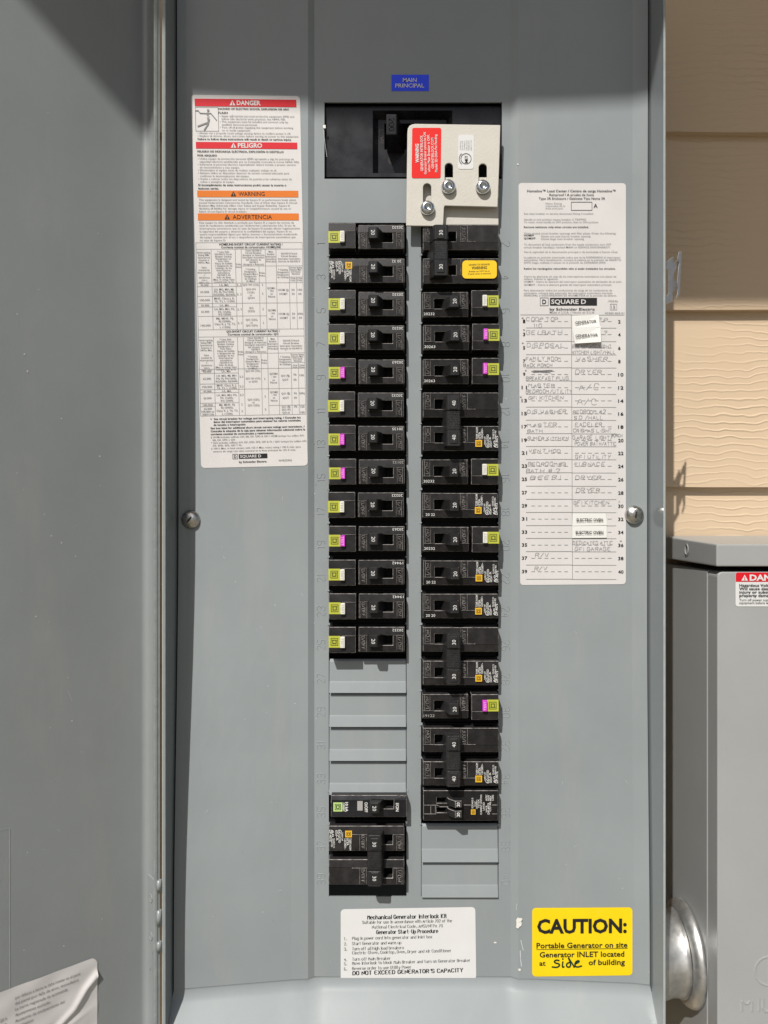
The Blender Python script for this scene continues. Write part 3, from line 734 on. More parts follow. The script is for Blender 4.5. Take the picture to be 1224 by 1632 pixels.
for T0, T1, hd, rows in ((246, 374.5, 300, ((305.5, 0, 3), (321, 0, 2), (332.5, 0, 6), (338, 0, 2), (353, 0, 4))), (386, 512, 437.5, ((444, 0, 2), (461, 0, 2), (470, 0, 6), (475, 0, 2), (491.5, 0, 2), (497, 0, 1), (497, 4, 6)))):
    for c in cols: S.line(c, T0, c, T1, .45, INKG)
    S.line(74, T0 + 27, 112.7, T0 + 27, .4, INKG); S.line(102, T0 + 27, 102, T1, .4, INKG); S.line(130, T0 + 27, 172.5, T0 + 27, .4, INKG)
    S.line(150.5, T0 + 27, 150.5, T1, .4, INKG); S.line(162, hd - 9, 162, T1, .4, INKG); S.line(150.5, hd - 9, 172.5, hd - 9, .4, INKG); S.line(112.7, T0 + 27, 130, T0 + 27, .4, INKG)
    for y, a, c in rows: S.line(cols[a], y, cols[c], y, .45, INKG)
    def cell(x, y, lines, w, st=4.3):
        for i, q in enumerate(lines): S.text(q, x, y + i * st, 2.3, INKG, .014, fit=min(w, len(q) * 1.75), align='c')
    cell(13.5, T0 + 5, ['Interrupting', 'Rating RMS', 'Symmetrical', 'Amperes at', '240Vac Max.', '', 'Valor', 'nominal de', 'interrupción', 'A', 'simétricos', 'rms a', '240V~ máx.'], 21, 4.0)
    cell(45, T0 + 4, ['* Line Side', 'SQUARE D Circuit', 'Breaker Catalog', 'Designation or', 'Fuse Class', 'Clase de fusible', 'o designación de', 'catálogo de los', 'interruptores', 'automáticos', 'SQUARE D del', 'lado de línea', '(Max. A rating) Valor', 'nominal máx. en A)'], 35, 3.7)
    cell(93.5, T0 + 2, ['Tenant SQUARE D', 'Circuit Breaker', '(Integral or Remote)', 'Interruptor Automático', 'del Usuario de', 'SQUARE D', '(Integral o Remoto)'], 35, 3.7)
    cell(88, T0 + 32, ['* Catalog', 'Designation', '(Ampere Max.)', 'Designación', 'de Catálogo', '(A Máx.)'], 26, 3.8); cell(107, T0 + 38, ['Poles', 'Polos'], 9); cell(69.2, T0 + 24, ['Poles', 'Polos'], 9)
    cell(121.5, T0 + 4, ['Main', 'Breaker', 'Interruptor', 'Automático', 'Principal'], 16, 3.9); cell(151, T0 + 7, ['SQUARE D Branch', 'Circuit Breaker', 'Interruptor Automático', 'Derivado de SQUARE D'], 36, 4.2)
    cell(140.5, T0 + 33, ['* Catalog', 'Designation', 'Designación', 'de Catálogo'], 18, 4); cell(161, T0 + 29.5, ['Current Rating', 'Ampere Max.', 'Corriente', 'Nominal'], 20, 3.4); cell(156, T0 + 47, ['1 Pole', '1 Polo'], 9, 3.4); cell(167, T0 + 47, ['2 Pole', '2 Polo'], 9, 3.4)
def big(x, y, s, w): S.text(s, x, y, 2.9, INKG, .006, fit=w, align='c')
for x, y, s, w in ((13.5, 303, '42,000', 13), (45, 303, 'LA, MA', 15), (69, 303, '2, 3', 7), (88, 303, 'QO-VH (125)', 26), (107, 303, '2', 2), (13.5, 314, '65,000', 14), (45, 310, 'LH, MG, MH, MJ,', 32), (45, 314, 'PG, PJ, PA(1600),', 33), (45, 318.5, 'RG(2000), RJ(2000)', 35), (69, 318, '2, 3', 7),
                   (88, 310, 'QO-VH', 15), (88, 315, '(125)', 11), (88, 319.5, 'or', 4), (88, 324, 'QOH', 11), (107, 317, '2', 2), (13.5, 327, '100,000', 16), (45, 324.5, 'MHF, Class J, R,', 33), (45, 329, 'T6, T3, L (1200)', 33), (13.5, 335.5, '42,000', 13), (45, 335.5, 'LA, MA', 15), (13.5, 345.5, '65,000', 13), (45, 341.5, 'LH, MG, MH, PG,', 33), (45, 346, 'PA (1600),', 21), (45, 350, 'RG (2000)', 20), (69, 342, '2, 3', 7),
                   (88, 340, 'QO', 7), (88, 345, '(225)', 11), (107, 342, '2', 2), (13.5, 367.5, '100,000', 16), (45, 356.5, 'MJ, MHF, PJ,', 28), (45, 361, 'RJ (2000),', 20), (45, 365.5, 'Class R, J, T6, T3,', 34), (45, 370.5, 'L (1200)', 17), (69, 364, '2, 3', 7), (88, 359, 'QO (225)', 19), (88, 363.5, 'or', 4), (88, 368, 'QO (225)', 19), (107, 364, '2', 2),
                   (121.5, 308.5, 'QOM1-', 14), (121.5, 313, 'VH', 6), (121.5, 317.5, 'or', 4), (121.5, 322, 'None', 11), (121.5, 344, 'QOM2', 13), (121.5, 349, '- VH', 8), (121.5, 353.5, 'or', 4), (121.5, 358, 'None', 11), (140.5, 311.5, 'HOM (§)', 17), (140.5, 318, 'HOMT', 13), (140.5, 350, 'HOM (§)', 17), (140.5, 356.5, 'HOMT', 13),
                   (156, 311.5, '50', 5), (156, 318, '30', 5), (167, 311.5, '100', 7), (167, 318, '60', 5), (156, 350, '50', 5), (156, 356.5, '30', 5), (167, 350, '200‡', 9), (167, 356.5, '50', 5),
                   (13.5, 441, '42,000', 13), (45, 441, 'LA, MA', 15), (88, 441, 'QO-VH (125)', 24), (13.5, 452.5, '65,000', 13), (45, 448, 'LH, MG, MJ, MH', 32), (45, 452.5, 'PG, PJ, PA(1600),', 33), (45, 457, 'RG(2000), RJ(2000)', 35), (69, 450, '2,3', 6), (88, 453, 'QO-VH (125)', 24), (88, 458, 'or QOH', 14), (107, 454, '2', 2), (13.5, 465.5, '100,000', 16), (45, 463.5, 'MHF, Class R, J,', 32), (45, 467.8, 'T6, T3, L (1200)', 32), (69, 465.5, '2,3', 6), (13.5, 472.7, '42,000', 13), (45, 472.7, 'LA, MA', 15),
                   (13.5, 483.5, '65,000', 13), (45, 479, 'LH, MG, MH, PG,', 33), (45, 483.5, 'PA (1600),', 21), (45, 488, 'RG (2000)', 20), (69, 479, '2,3', 6), (88, 487, 'QO (225)', 19), (88, 491.5, 'or', 4), (88, 496, 'QO (225)', 19), (107, 482, '2', 2), (13.5, 494.3, '100,000', 16), (13.5, 500.5, '65,000', 13), (13.5, 505, '100,000 or', 21), (13.5, 509.5, '208Y/120', 19), (45, 494.5, 'MJ, MHF, PJ,', 26), (45, 499, 'RJ (2000),', 20), (45, 504, 'Class R, J, T6, T3,', 35), (45, 509, 'L (1200)', 17), (69, 494.3, '2', 2), (69, 505, '3', 2), (107, 503, '3', 2),
                   (121.5, 446, 'QOM1', 13), (121.5, 451, '- VH', 8), (121.5, 456, 'or', 4), (121.5, 460, 'None', 11), (121.5, 475.5, 'QOM2', 13), (121.5, 480, '- VH', 8), (121.5, 484.5, 'or', 4), (121.5, 489, 'None', 11), (140.5, 449.5, 'QO (¶)', 14), (140.5, 456, 'QOT', 10), (140.5, 478, 'QO (¶)', 14), (140.5, 485, 'QOT', 10), (140.5, 499.5, 'QO (¶)', 14), (140.5, 504, 'QO-VH', 14), (140.5, 508.8, 'QO-H', 12), (156, 448, '70', 5), (156, 456, '20', 5), (167, 449, '100', 7), (156, 478, '70', 5), (156, 485, '20', 5), (167, 478, '200‡', 9), (156, 499.5, '70', 5), (167, 499.5, '125', 7), (167, 508.8, '100', 7)): big(x, y, s, w)
logo_block(S, 62, 574, 108.5, 581.5, 52, 60); S.text('by Schneider Electric', 62, 586.5, 3.0, INK, .016, fit=45); S.text('NVE52903', 127, 585.5, 2.9, INKG, .006, fit=21)
S.done('warning_label', 'tall white danger and warning label with red and orange bands')

# --- circuit directory, right
S = Sticker(STICK); S.q = (170, 640, (826.5, 291.5), (997.5, 292), (997.5, 931), (829, 932.5)); S.sheet(0, 0, 170, 640, 5, nx=16, ny=30); S.q = None
S.text('Homeline™ Load Center / Centro de carga Homeline™', 840, 304.2, 3.6, INK, .012, fit=141)
S.text('Rainproof / A prueba de lluvia', 911, 310.3, 3.4, INK, .008, fit=71, align='c'); S.text('Type 3R Enclosure / Gabinete Tipo Nema 3R', 911.5, 316.2, 3.5, INK, .008, fit=106, align='c')
for i, q in enumerate(('Mains Rating', 'Capacidad de la', 'línea principal')): S.text(q, 869.5, 324 + i * 3.9, 2.4, INKG, .0, fit=(26, 31, 27)[i])
for a in ((910.5, 322, 943.5, 322), (910.5, 335, 943.5, 335), (910.5, 322, 910.5, 335), (943.5, 322, 943.5, 335)): S.line(*a, .7, INK)
S.text('A', 946, 328, 6.6, INK, .0)
for x, yy, q, x1, bo in ((835, 388, 'See main breaker or service disconnect fitting if installed.', 812, 0), (835, 448, 'Handle at mid position means breaker is TRIPPED.', 740, 0), (835, 475, 'To reset, move handle to OFF position, then to ON position.', 865, 0), (835, 526, 'Remove twistouts only when circuits are installed.', 762, 1),
                      (835, 590, 'Close unused circuit breaker openings with filler plates. Order the following:', 1042, 0), (835, 612, 'HOMFP', 200, 1), (862, 620, 'Closes one pole branch breaker opening', 780, 0), (835, 642, 'QOM2FP', 215, 1), (862, 647, 'Closes large main breaker opening', 712, 0), (835, 704, 'To disconnect all load conductors from the supply conductors, turn OFF', 992, 0), (835, 733, 'circuit breaker handle(s) marked MAIN or SERVICE DISCONNECT.', 985, 0),
                      (835, 781, 'Vea la capacidad de la desconexión principal o de acometida si fueron instal.', 1062, 0), (835, 837, 'La palanca en posición intermedia indica que se ha DISPARADO el interruptor', 1090, 0), (835, 863, 'automático. Para restablecerlo, coloque la palanca en la posición de ABIERTO', 1095, 0), (835, 890, '(OFF) luego, vuélvala a colocar en la posición de CERRADO (ON).', 940, 0), (835, 953, 'Retire los rectángulos removibles sólo si están instalados los circuitos.', 1038, 1),
                      (835, 1033, 'Cierre las aberturas sin usar de los interruptores automáticos con placas de', 1045, 0), (835, 1058, 'relleno. Solicite lo siguiente:', 447, 0), (835, 1086, 'HOMFP - Cierre las abertura del interruptor automático de derivación de un polo', 1097, 0), (835, 1118, 'QOM2FP - Cierre la abertura grande del interruptor automático principal.', 998, 0), (835, 1175, 'Para desconectar todos los conductores de carga de los conductores de', 1002, 0), (835, 1203, 'suministro, coloque la(s) palanca(s) del interruptor automático marcado', 1005, 0), (835, 1228, 'PRINCIPAL o DESCONEXION DE ACOMETIDA en la posición de abierto.', 1050, 0)):
    S.text(q, x, 280 + yy / 6.442, 2.5, INKG if not bo else INK, .018 if bo else .004, fit=max(8, 820 + x1 / 6.442 - x))
logo_block(S, 876.5, 474.6, 951.5, 487, 861, 873.8); S.text('by Schneider Electric', 876, 492.6, 4.0, INK, .012, fit=72); S.text('Made in U.S.A. / Hecho en E.U.A.', 876, 497.6, 3.0, INKG, .004, fit=72)
S.text('19254b', 969, 479.7, 3.0, INKG, .0, fit=16); S.text('40285-860-01', 964, 498.8, 2.8, INKG, .0, fit=31); S.text('15', 974, 489.2, 5, INKG, .0, fit=6.5)
for a in ((972.5, 484.5, 983, 484.5), (972.5, 493.7, 983, 493.7), (972.5, 484.5, 972.5, 493.7), (983, 484.5, 983, 493.7)): S.line(*a, .6, INKG)
rowy = [501.6, 522.4, 543.8, 565, 586, 607, 628, 648.6, 669.4, 691, 711.4, 732.2, 753.3, 774.6, 795.6, 816.5, 837.5, 858, 879, 900.4, 923]
for i, y in enumerate(rowy):
    S.line(829.5 if i == 0 else 838.5, y, 911, y - .2, .6, INKG); S.line(911, y + (.3 if i else .3), 995 if i == 0 else 982, y + .4, .55, INKG)
S.line(910.5, 501.6, 912.5, 923, .7, INKG)
for i in range(20):
    y0, y1 = rowy[i], rowy[i + 1]; yd = y0 + 10.6
    S.text(str(2 * i + 1), 831 + (2.4 if i < 5 else 0) + i * .04, y0 + 10.3, 5.0, INK, .014, fit=(3.6 if i < 5 else 8.5)); S.text(str(2 * i + 2), 985.2, y0 + 11, 5.0, INK, .014, fit=(3.8 if i < 4 else 8.5))
    for k in range(6):
        if not (i == 15 or i == 16) or True: S.line(847 + k * 10.5, yd, 852.5 + k * 10.5, yd, .6, INKG)
        if not (i in (0, 1) and k < 4) and not (i in (15, 16) and k < 5): S.line(916.5 + k * 10.4, yd, 922.5 + k * 10.4, yd, .6, INKG)
def zpen(base, x0, yc, x1, ch, s, m=PEN, w=.62): S.pen(s, 820 + x0 / 6.442, base + yc / 6.442, 820 + x1 / 6.442, ch / 6.442, m, w * .8)
for a in ((480, 122, 182, 450, 34, 'COOP TOP'), (480, 195, 248, 280, 34, '110'), (480, 122, 320, 490, 40, 'GFI BATH'), (480, 130, 450, 512, 40, 'DISPOSAL'), (480, 115, 588, 475, 36, 'FAMILY ROOM'), (480, 92, 655, 385, 30, 'BACK PORCH'),
          (480, 118, 790, 555, 36, 'BREAKFAST PLUG'), (480, 142, 865, 415, 34, 'MASTER'), (480, 118, 925, 588, 36, 'BEDROOM/UTILITY'), (480, 145, 990, 500, 34, 'GFI KITCHEN'), (480, 132, 1132, 528, 36, 'DIS WASHER'), (480, 132, 1270, 430, 38, 'MASTER'), (480, 132, 1330, 285, 32, 'BATH'),
          (690, 132, 55, 555, 34, 'SUMER KITCHEN'), (690, 145, 183, 470, 34, 'VENT HOD'), (690, 140, 318, 525, 36, 'BEDROOM#3'), (690, 118, 388, 465, 38, 'BATH # 2'), (690, 160, 458, 470, 38, 'BEFRI'), (690, 215, 1255, 350, 40, 'R/V'), (690, 205, 1392, 335, 40, 'R/V'),
          (480, 855, 190, 955, 40, '?P'), (480, 915, 320, 950, 38, '?'), (480, 592, 462, 995, 32, 'BREAKFAST LIGHT'), (480, 595, 522, 1030, 32, 'KITCHEN LIGHT/HALL'), (480, 638, 590, 950, 38, 'WASHER'), (480, 625, 725, 895, 40, 'DRYER'), (480, 665, 880, 860, 62, 'A/C'), (480, 645, 1030, 840, 62, 'A/C'),
          (480, 600, 1135, 930, 38, 'BEDROOM #2'), (480, 612, 1195, 910, 34, 'S.D /HALL'), (480, 622, 1265, 895, 38, 'FACELER'), (480, 603, 1328, 990, 32, 'CRISMAS LIGHT'), (690, 598, 45, 1010, 40, 'GARAGE LIGHT/'), (690, 995, 25, 1105, 30, 'PORCH'), (690, 620, 108, 1045, 38, 'POWER BATH/ATTIC'),
          (690, 625, 247, 985, 34, 'GFI UTILITY'), (690, 620, 320, 925, 38, 'FURNACE'), (690, 625, 458, 880, 40, 'DRYER'), (690, 635, 588, 880, 42, 'DRYER'), (690, 608, 715, 965, 36, 'GFI KITCHEN'), (690, 600, 1128, 1005, 34, 'DEDICATED ATTIC'), (690, 618, 1190, 985, 38, 'GFI GARAGE')): zpen(*a)
for k in range(16): S.line(846 + random.uniform(0, 8), 589.5 + random.uniform(0, 4), 870 + random.uniform(0, 14), 589.5 + random.uniform(0, 5), .6, PEN)
for x, y in ((832.5, 507), (835, 526), (833, 547), (838, 591), (830, 633), (989, 903 - 40)): S.pen('*', x - 1.5, y, x + 1.5, 3.5, PEN, .5)
S.line(988, 798, 986, 801, .6, PEN)
S.done('circuit_directory', 'white circuit directory label filled in by hand')
# label-maker strips stuck on the directory
def strip(quad, txt, rot, lift0, cap=4.0):
    S = Sticker(TAPE)
    (TL, TR, BR, BL) = quad
    base = S.pt
    a, c = S.b, TAPE
    S.b.poly([S.pt(*BL, lift0 + .0002), S.pt(*BR, lift0 + .0016 * (1 if rot else .2)), S.pt(*TR, lift0), S.pt(*TL, lift0)], TAPE)
    cx, cy = (TL[0] + BR[0]) / 2, (TL[1] + BR[1]) / 2 + 1
    S.text(txt, cx, cy, cap, INK, .022, fit=(TR[0] - TL[0]) * .80, align='c', lift=lift0 + .0013, rot=rot)
    return S.done('name_strip')
strip(((911.5, 503), (954, 501.5), (956, 521), (913, 524)), 'GENERATOR', 5, .0009)
strip(((912, 522), (957, 519.5), (958, 545), (916, 547.5)), 'GENERATOR', 3, .0022)
strip(((912.5, 818), (965, 818), (967.5, 837), (912, 838)), 'ELECTRIC OVEN', 0, .0009, 4.4); strip(((912, 838), (967, 837.5), (967, 857), (912, 857.5)), 'ELECTRIC OVEN', 0, .0009, 4.4)

# --- interlock instructions
S = Sticker(STICK2); S.q = (215, 118, (543, 1449), (757.5, 1445.5), (759, 1561), (543, 1567.5)); S.sheet(0, 0, 215, 118, 6, nx=4, ny=6)
sy = lambda y: (y - 118) / 285 * 116 + 1
def ser(q, x0, x1, y, bold=False, cap=4.6, bw=1.0): S.pen(q, (x0 - 57) / 2.4, (y - 116) / 2.42, (x1 - 57) / 2.4, cap, INK, 0, 0, serif=True, bold=bold, bw=bw)
ser('Mechanical Generator Interlock Kit', 160, 463, 149, True, 6.0); ser('Suitable for use in accordance with Article 702 of the', 140, 483, 168); ser('National Electrical Code, ANSI/NFPA 70', 177, 447, 187); ser('Generator Start-Up Procedure', 194, 429, 207, True, 5.6)
for i, (q, x1, y) in enumerate((('Plug in power cord into generator and inlet box', 406, 229), ('Start Generator and warm up', 288, 249), ('Turn off all high load breakers', 298, 269), ('Electric-Stove, Cooktop, Oven, Dryer and Air Conditioner', 479, 285), ('Turn off Main Breaker', 247, 309), ('Move Interlock to block Main Breaker and turn on Generator Breaker', 551, 325), ('Reverse order to use Utility Power', 326, 345))):
    ser(q, 101, x1, y)
    n_ = [1, 2, 3, 0, 4, 5, 6][i]
    if n_: ser('%d.' % n_, 70, 80, y + 1)
ser("DO NOT EXCEED GENERATOR'S CAPACITY", 103, 522, 363, True, 5.8, 1.15)
S.done('instruction_sticker', 'white interlock start-up instruction sticker')
# --- caution sticker
S = Sticker(YEL); S.q = (160, 109, (848, 1447), (1008, 1446), (1008, 1554.5), (848, 1556.5)); S.sheet(0, 0, 160, 109, 6, nx=3, ny=5)
S.text('CAUTION:', 8, 29.5, 21, INK, .036, fit=143); S.text('Portable Generator on site', 7, 60, 8.2, INK, .02, fit=145); S.line(7, 66.2, 152, 65.8, .8, INK)
S.text('Generator INLET located', 12, 74.5, 8.2, INK, .02, fit=135); S.text('at', 11.5, 88, 7.6, INK, .02, fit=10); S.text('of building', 90, 87.5, 8.2, INK, .02, fit=58)
for p in ([(43, 84), (39, 83), (35, 85), (37, 88), (43, 89), (44, 92), (40, 95), (32, 94)], [(49, 86), (48, 95), (51, 94)], [(49, 81), (49, 82)], [(58, 80), (62, 90), (60, 95), (55, 94), (55, 89), (60, 87)], [(58, 80), (66, 92), (67, 95)], [(68, 90), (76, 86), (73, 84), (69, 87), (68, 93), (72, 95), (79, 93)]):
    vs_, fs_ = ribbon([chaikin(chaikin(p))], 2.3); S.b.add2d((vs_, fs_), lambda x, y: S.pt(x, y, .0006), MARKER)
S.done('caution_sticker', 'yellow generator caution sticker with a green handwritten word')
# --- blue main sticker
S = Sticker(BLUE); S.sheet(624, 119, 683.5, 145, .1, nx=2, ny=2); S.text('MAIN', 653, 127.5, 6.2, WHITE_INK, .012, fit=22, align='c'); S.text('PRINCIPAL', 653, 136.3, 6.2, WHITE_INK, .012, fit=46, align='c')
S.done('main_sticker', 'small blue MAIN PRINCIPAL sticker')

# ------------------------------------------------------------------ breakers (local metres, built as they sit in the right column)
mm = .001
def face_plate(b, xs, zs, holes, hf, depth=.02, m=BLACK): b.plate([x * mm for x in xs], [z * mm for z in zs], [tuple(q * mm for q in h) for h in holes], lambda x, z: hf(x / mm, z / mm) * mm, depth, m, BLACK)
def hface(x, z): return 9.0 if z > -3.2 else 9.0 - 1.0 * (-3.2 - z) / 6.0
SLOT = (-19.2, -1.4, -4.0, 4.3)
def body_mesh(block, z_off=(0,), slot=SLOT):
    b = MB()
    for zo in z_off:
        xe = 6.5 if block else 28.9
        b2 = MB()
        face_plate(b2, [-27.8, slot[0], slot[1], 2.5, xe], [-9.2, -3.2 - .001, slot[2] if slot[2] < -3.3 else -4, slot[3], 9.2], [slot], hface)
        if block: face_plate(b2, [8.7, 18, 28.9], [-9.6, -3.2, 9.6], [], lambda x, z: 12.0 if z > -3.3 else 11.2)
        b2.bevel(.00030, WORN_GLINT)
        for f in b2.bm.faces:
            pass
        me = bpy.data.meshes.new('tmp'); b2.bm.to_mesh(me); b2.bm.free()
        off = len(b.bm.faces); b.bm.from_mesh(me); b.bm.faces.ensure_lookup_table(); b.bm.verts.ensure_lookup_table()
        for m_ in b2.mats: b.mi(m_)
        for f in b.bm.faces[off:]: 
            f.material_index = b.mi(b2.mats[f.material_index])
            for v in f.verts: v.tag = True
        if zo:
            for v in {v for f in b.bm.faces[off:] for v in f.verts}: v.co.z += zo * mm
        bpy.data.meshes.remove(me)
        # stepped shoulders and slot floor, gap shade put into their colour
        b.box(-29.4 * mm, 29.3 * mm, (zo - 12.55) * mm, (zo + 12.55) * mm, -.03, -.0040, BLACK_SIDE)
        b.box(-29.0 * mm, 29.0 * mm, (zo - 10.6) * mm, (zo + 10.4) * mm, -.004, -.0005, BLACK_SIDE)
        # raised marks
        def rl(pl, w=.34, hh=.10):
            ridges(b, pl, w, hh * mm, lambda x, y, l_: v3(x * mm, (zo + y) * mm, hface(x, y) * mm + .00002 + l_), WORN_GLINT)
        ridge_w = .00030
        def RL(p): 
            for a, c in zip(p, p[1:]):
                ridges(b, [[(a[0] * mm, a[1] * mm), (c[0] * mm, c[1] * mm)]], .00028, .00012, lambda x, y, l_: v3(x, y + zo * mm, hface(x / mm, y / mm) * mm + .00002 + l_), WORN_GLINT)
        def W(s, cx, cz, cap, L):
            pl, w = strokes(s, 0, 1); sx = L / w
            for p in pl: RL([(cx - (d - .5) * cap, cz + (a * sx - L / 2)) for a, d in p])
        RL([(-27.4, -3.2), (-19.5, -3.2)]); RL([(0, -3.2), (6.8 if block else 11.5, -3.2)])
        RL([(-22.2, -3.2), (-22.2, 8.8)]); RL([(-26.2, -3.2), (-26.2, 8.8)]); RL([(.6, -2.5), (.6, 8.8)]); RL([(5.6, -3), (5.6, 8.8)])
        W('I/ON', -24.2, 2.6, 2.4, 9.0); W('O/OFF', 3.1, 2.6, 2.5, 10.0)
        if block: ridges(b, [[(8.8 * mm, -3.2 * mm), (19 * mm, -3.2 * mm)]], .00026, .00012, lambda x, y, l_: v3(x, y + zo * mm, .01202 + l_), WORN_GLINT)
    return b
def toggle_mesh(num, z0=-4.3, z1=4.3, x_shift=0.0, mirror=False, cap=2.7, nub=True):
    b = MB(); mxs = -1 if mirror else 1
    P = [(-14.5, 1), (-2.2, 1), (-1.0, 15.8), (-1.6, 17.6), (-7.4, 17.8), (-8.4, 16.6)]
    if mirror: P = [(-20.5 - x, h) for x, h in P][::-1]
    P = [(x + x_shift, h) for x, h in P]
    b.prism([v3(x * mm, z0 * mm, h * mm) for x, h in P], [v3(x * mm, z1 * mm, h * mm) for x, h in P], TOGGLE)
    b.bm.normal_update(); b.bevel(.00035)
    tx = (-4.5 if not mirror else -16.0) + x_shift
    text_local(b, num, tx * mm, (z0 + z1) / 2 * mm, cap * mm, .01795, WHITE_INK, 90, .0)
    return b
def dlogo(b, x0, x1, z0, z1, h, bg_, ln):
    """square badge: nested squares with a D"""
    def R_(a, c, d, e, hh, m): b.poly([v3(a * mm, d * mm, hh * mm), v3(c * mm, d * mm, hh * mm), v3(c * mm, e * mm, hh * mm), v3(a * mm, e * mm, hh * mm)], m)
    w = x1 - x0; v = z1 - z0
    R_(x0, x1, z0, z1, h, bg_); k = .17
    for (kk, m, dh) in ((.17, ln, .06), (.235, bg_, .12), (.31, ln, .18), (.40, bg_, .24)):
        R_(x0 + w * kk, x1 - w * kk, z0 + v * kk, z1 - v * kk, h + dh, m)
    R_(x0 + w * .27, x0 + w * .35, z0 + v * .32, z0 + v * .38, h + .26, ln); R_(x0 + w * .64, x0 + w * .73, z0 + v * .32, z0 + v * .38, h + .26, ln)
def badge_mesh():
    b = MB(); b.box(20.2 * mm, 28.95 * mm, -3.1 * mm, 5.7 * mm, .0110, .0121, LIME)
    dlogo(b, 20.3, 28.8, -3.0, 5.6, 12.16, LIME, LIMEDK); return b
def button_mesh(m, ml):
    b = MB(); b.box(16.7 * mm, 20.1 * mm, -2.7 * mm, 5.6 * mm, .0105, .0143, m); b.bm.normal_update(); b.bevel(.0003)
    text_local(b, 'TEST', 18.4 * mm, 1.5 * mm, 1.7 * mm, .01437, ml, 90, .03, fit=7.0 * mm); return b
def print_mesh(x0=11.5, full=True):
    """white approvals print with the yellow square badge"""
    b = MB(); h = .00912
    dk = [(x0 - .8) * mm, 28.3 * mm]
    dlogo(b, x0, x0 + 5.0, -7.6 + 1.4, -2.6 + 1.4, 9.3, YELLOW_INK, BLACK_SIDE)
    def L(s, x, z, cap, ln): text_local(b, s, (x0 + x) * mm, z * mm, cap * mm, .00945, WHITE_INK, 90, .01, fit=ln * mm, align='l')
    L('TYPE HOM', 1.2, -.6, 1.5, 9.0); L('10 kA', 3.2, -.6, 1.6, 5.5); L('TIPO', 2.2, .2, 1.0, 3.5); L('120/240V~', 5.0, -.3, 1.5, 8.0); L('CURRENT LIMIT', 7.2, -5.0, 1.2, 6.5)
    L('LISTED', 9.2, -3.0, 1.5, 6.0); L('C.B.', 10.9, -3.0, 1.5, 4.2)
    pl = [[(x0 + 9.3 + 1.6 * math.cos(k * .524), -5.2 + 1.6 * math.sin(k * .524)) for k in range(13)]]
    vs_, fs_ = ribbon(pl, .42); b.add2d((vs_, fs_), lambda x, y: v3(x * mm, y * mm, .00945), WHITE_INK)
    text_local(b, 'UL', (x0 + 9.3) * mm, -5.2 * mm, 1.3 * mm, .00946, WHITE_INK, 90, .03)
    L('NOM', 11.8, -6.6, 1.3, 4.0); L('SQUARE D CO.', 13.4, -.5, 1.2, 7.5); L('HECHO MEX', 15.0, -.5, 1.2, 6.5); L('DP-4075', 16.0, -6.8, 1.9, 8.6); L('60', 14.3, -6.6, 1.4, 5.0)
    return b
def serial_mesh(s, x=-27.0, z=-7.0, h=8.75, m=WHITE_INK):
    b = MB(); text_local(b, s, x * mm, z * mm, 1.9 * mm, h * mm, m, 0, .0, fit=(8.2 if len(s) > 4 and ' ' not in s else 7.0) * mm, align='l'); return b
def tie_mesh(n, pitch_, left=False):
    """handle tie across two poles, numbers on raised pads, knurled middle"""
    b = MB(); xo = 0 if not left else -12.6
    a, c = -pitch_ / 2, pitch_ / 2
    z0, z1 = a - 6.6, c + 6.0
    P = [(-14.0, 1), (-2.0, 1), (-.2, 17.0), (-1.2, 18.6), (-9.6, 18.8), (-10.8, 17.6)]
    if left: P = [(-14.0, 1), (-4.0, 1), (1.6, 17.4), (.6, 18.8), (-8.2, 18.8), (-9.6, 17.4)]; P = [(x + -11.0, h) for x, h in P]
    for q0, q1, d in ((z0, a + 5.2, 0), (a + 5.2, c - 5.2, -.9), (c - 5.2, z1, 0)):
        PP = [(x, h + (d if h > 5 else 0)) for x, h in P]
        b.prism([v3(x * mm, q0 * mm, h * mm) for x, h in PP], [v3(x * mm, q1 * mm, h * mm) for x, h in PP], TOGGLE)
    xm = -5.5 if not left else -15.1
    for q in (a, c):
        b.box((xm - 3.2) * mm, (xm + 2.8) * mm, (q - 4.6) * mm, (q + 4.2) * mm, .0180, .0193, TOGGLE)
    b.bm.normal_update(); b.bevel(.0004)
    for q in (a, c): text_local(b, n, xm * mm, (q - .2) * mm, 2.7 * mm, .01942, WHITE_INK, 90, .0)
    rr = random.Random(3)
    for i in range(7):
        for j in range(8):
            x, z = xm - 3.9 + i * 1.3 + (j % 2) * .5, a + 6.5 + j * (pitch_ - 13) / 7
            if rr.random() < .8: b.lathe([(.5 * mm, 0), (.22 * mm, .00035)], v3(x * mm, z * mm, .0178), (0, -1, 0), TOGGLE, 6, True)
    return b

cache = {}
def shared(key, fn, name, parent):
    if key not in cache:
        o = fn().build(name, parent); cache[key] = o.data
        return o
    o = bpy.data.objects.new(name, cache[key]); COL.objects.link(o); o.parent = parent; return o

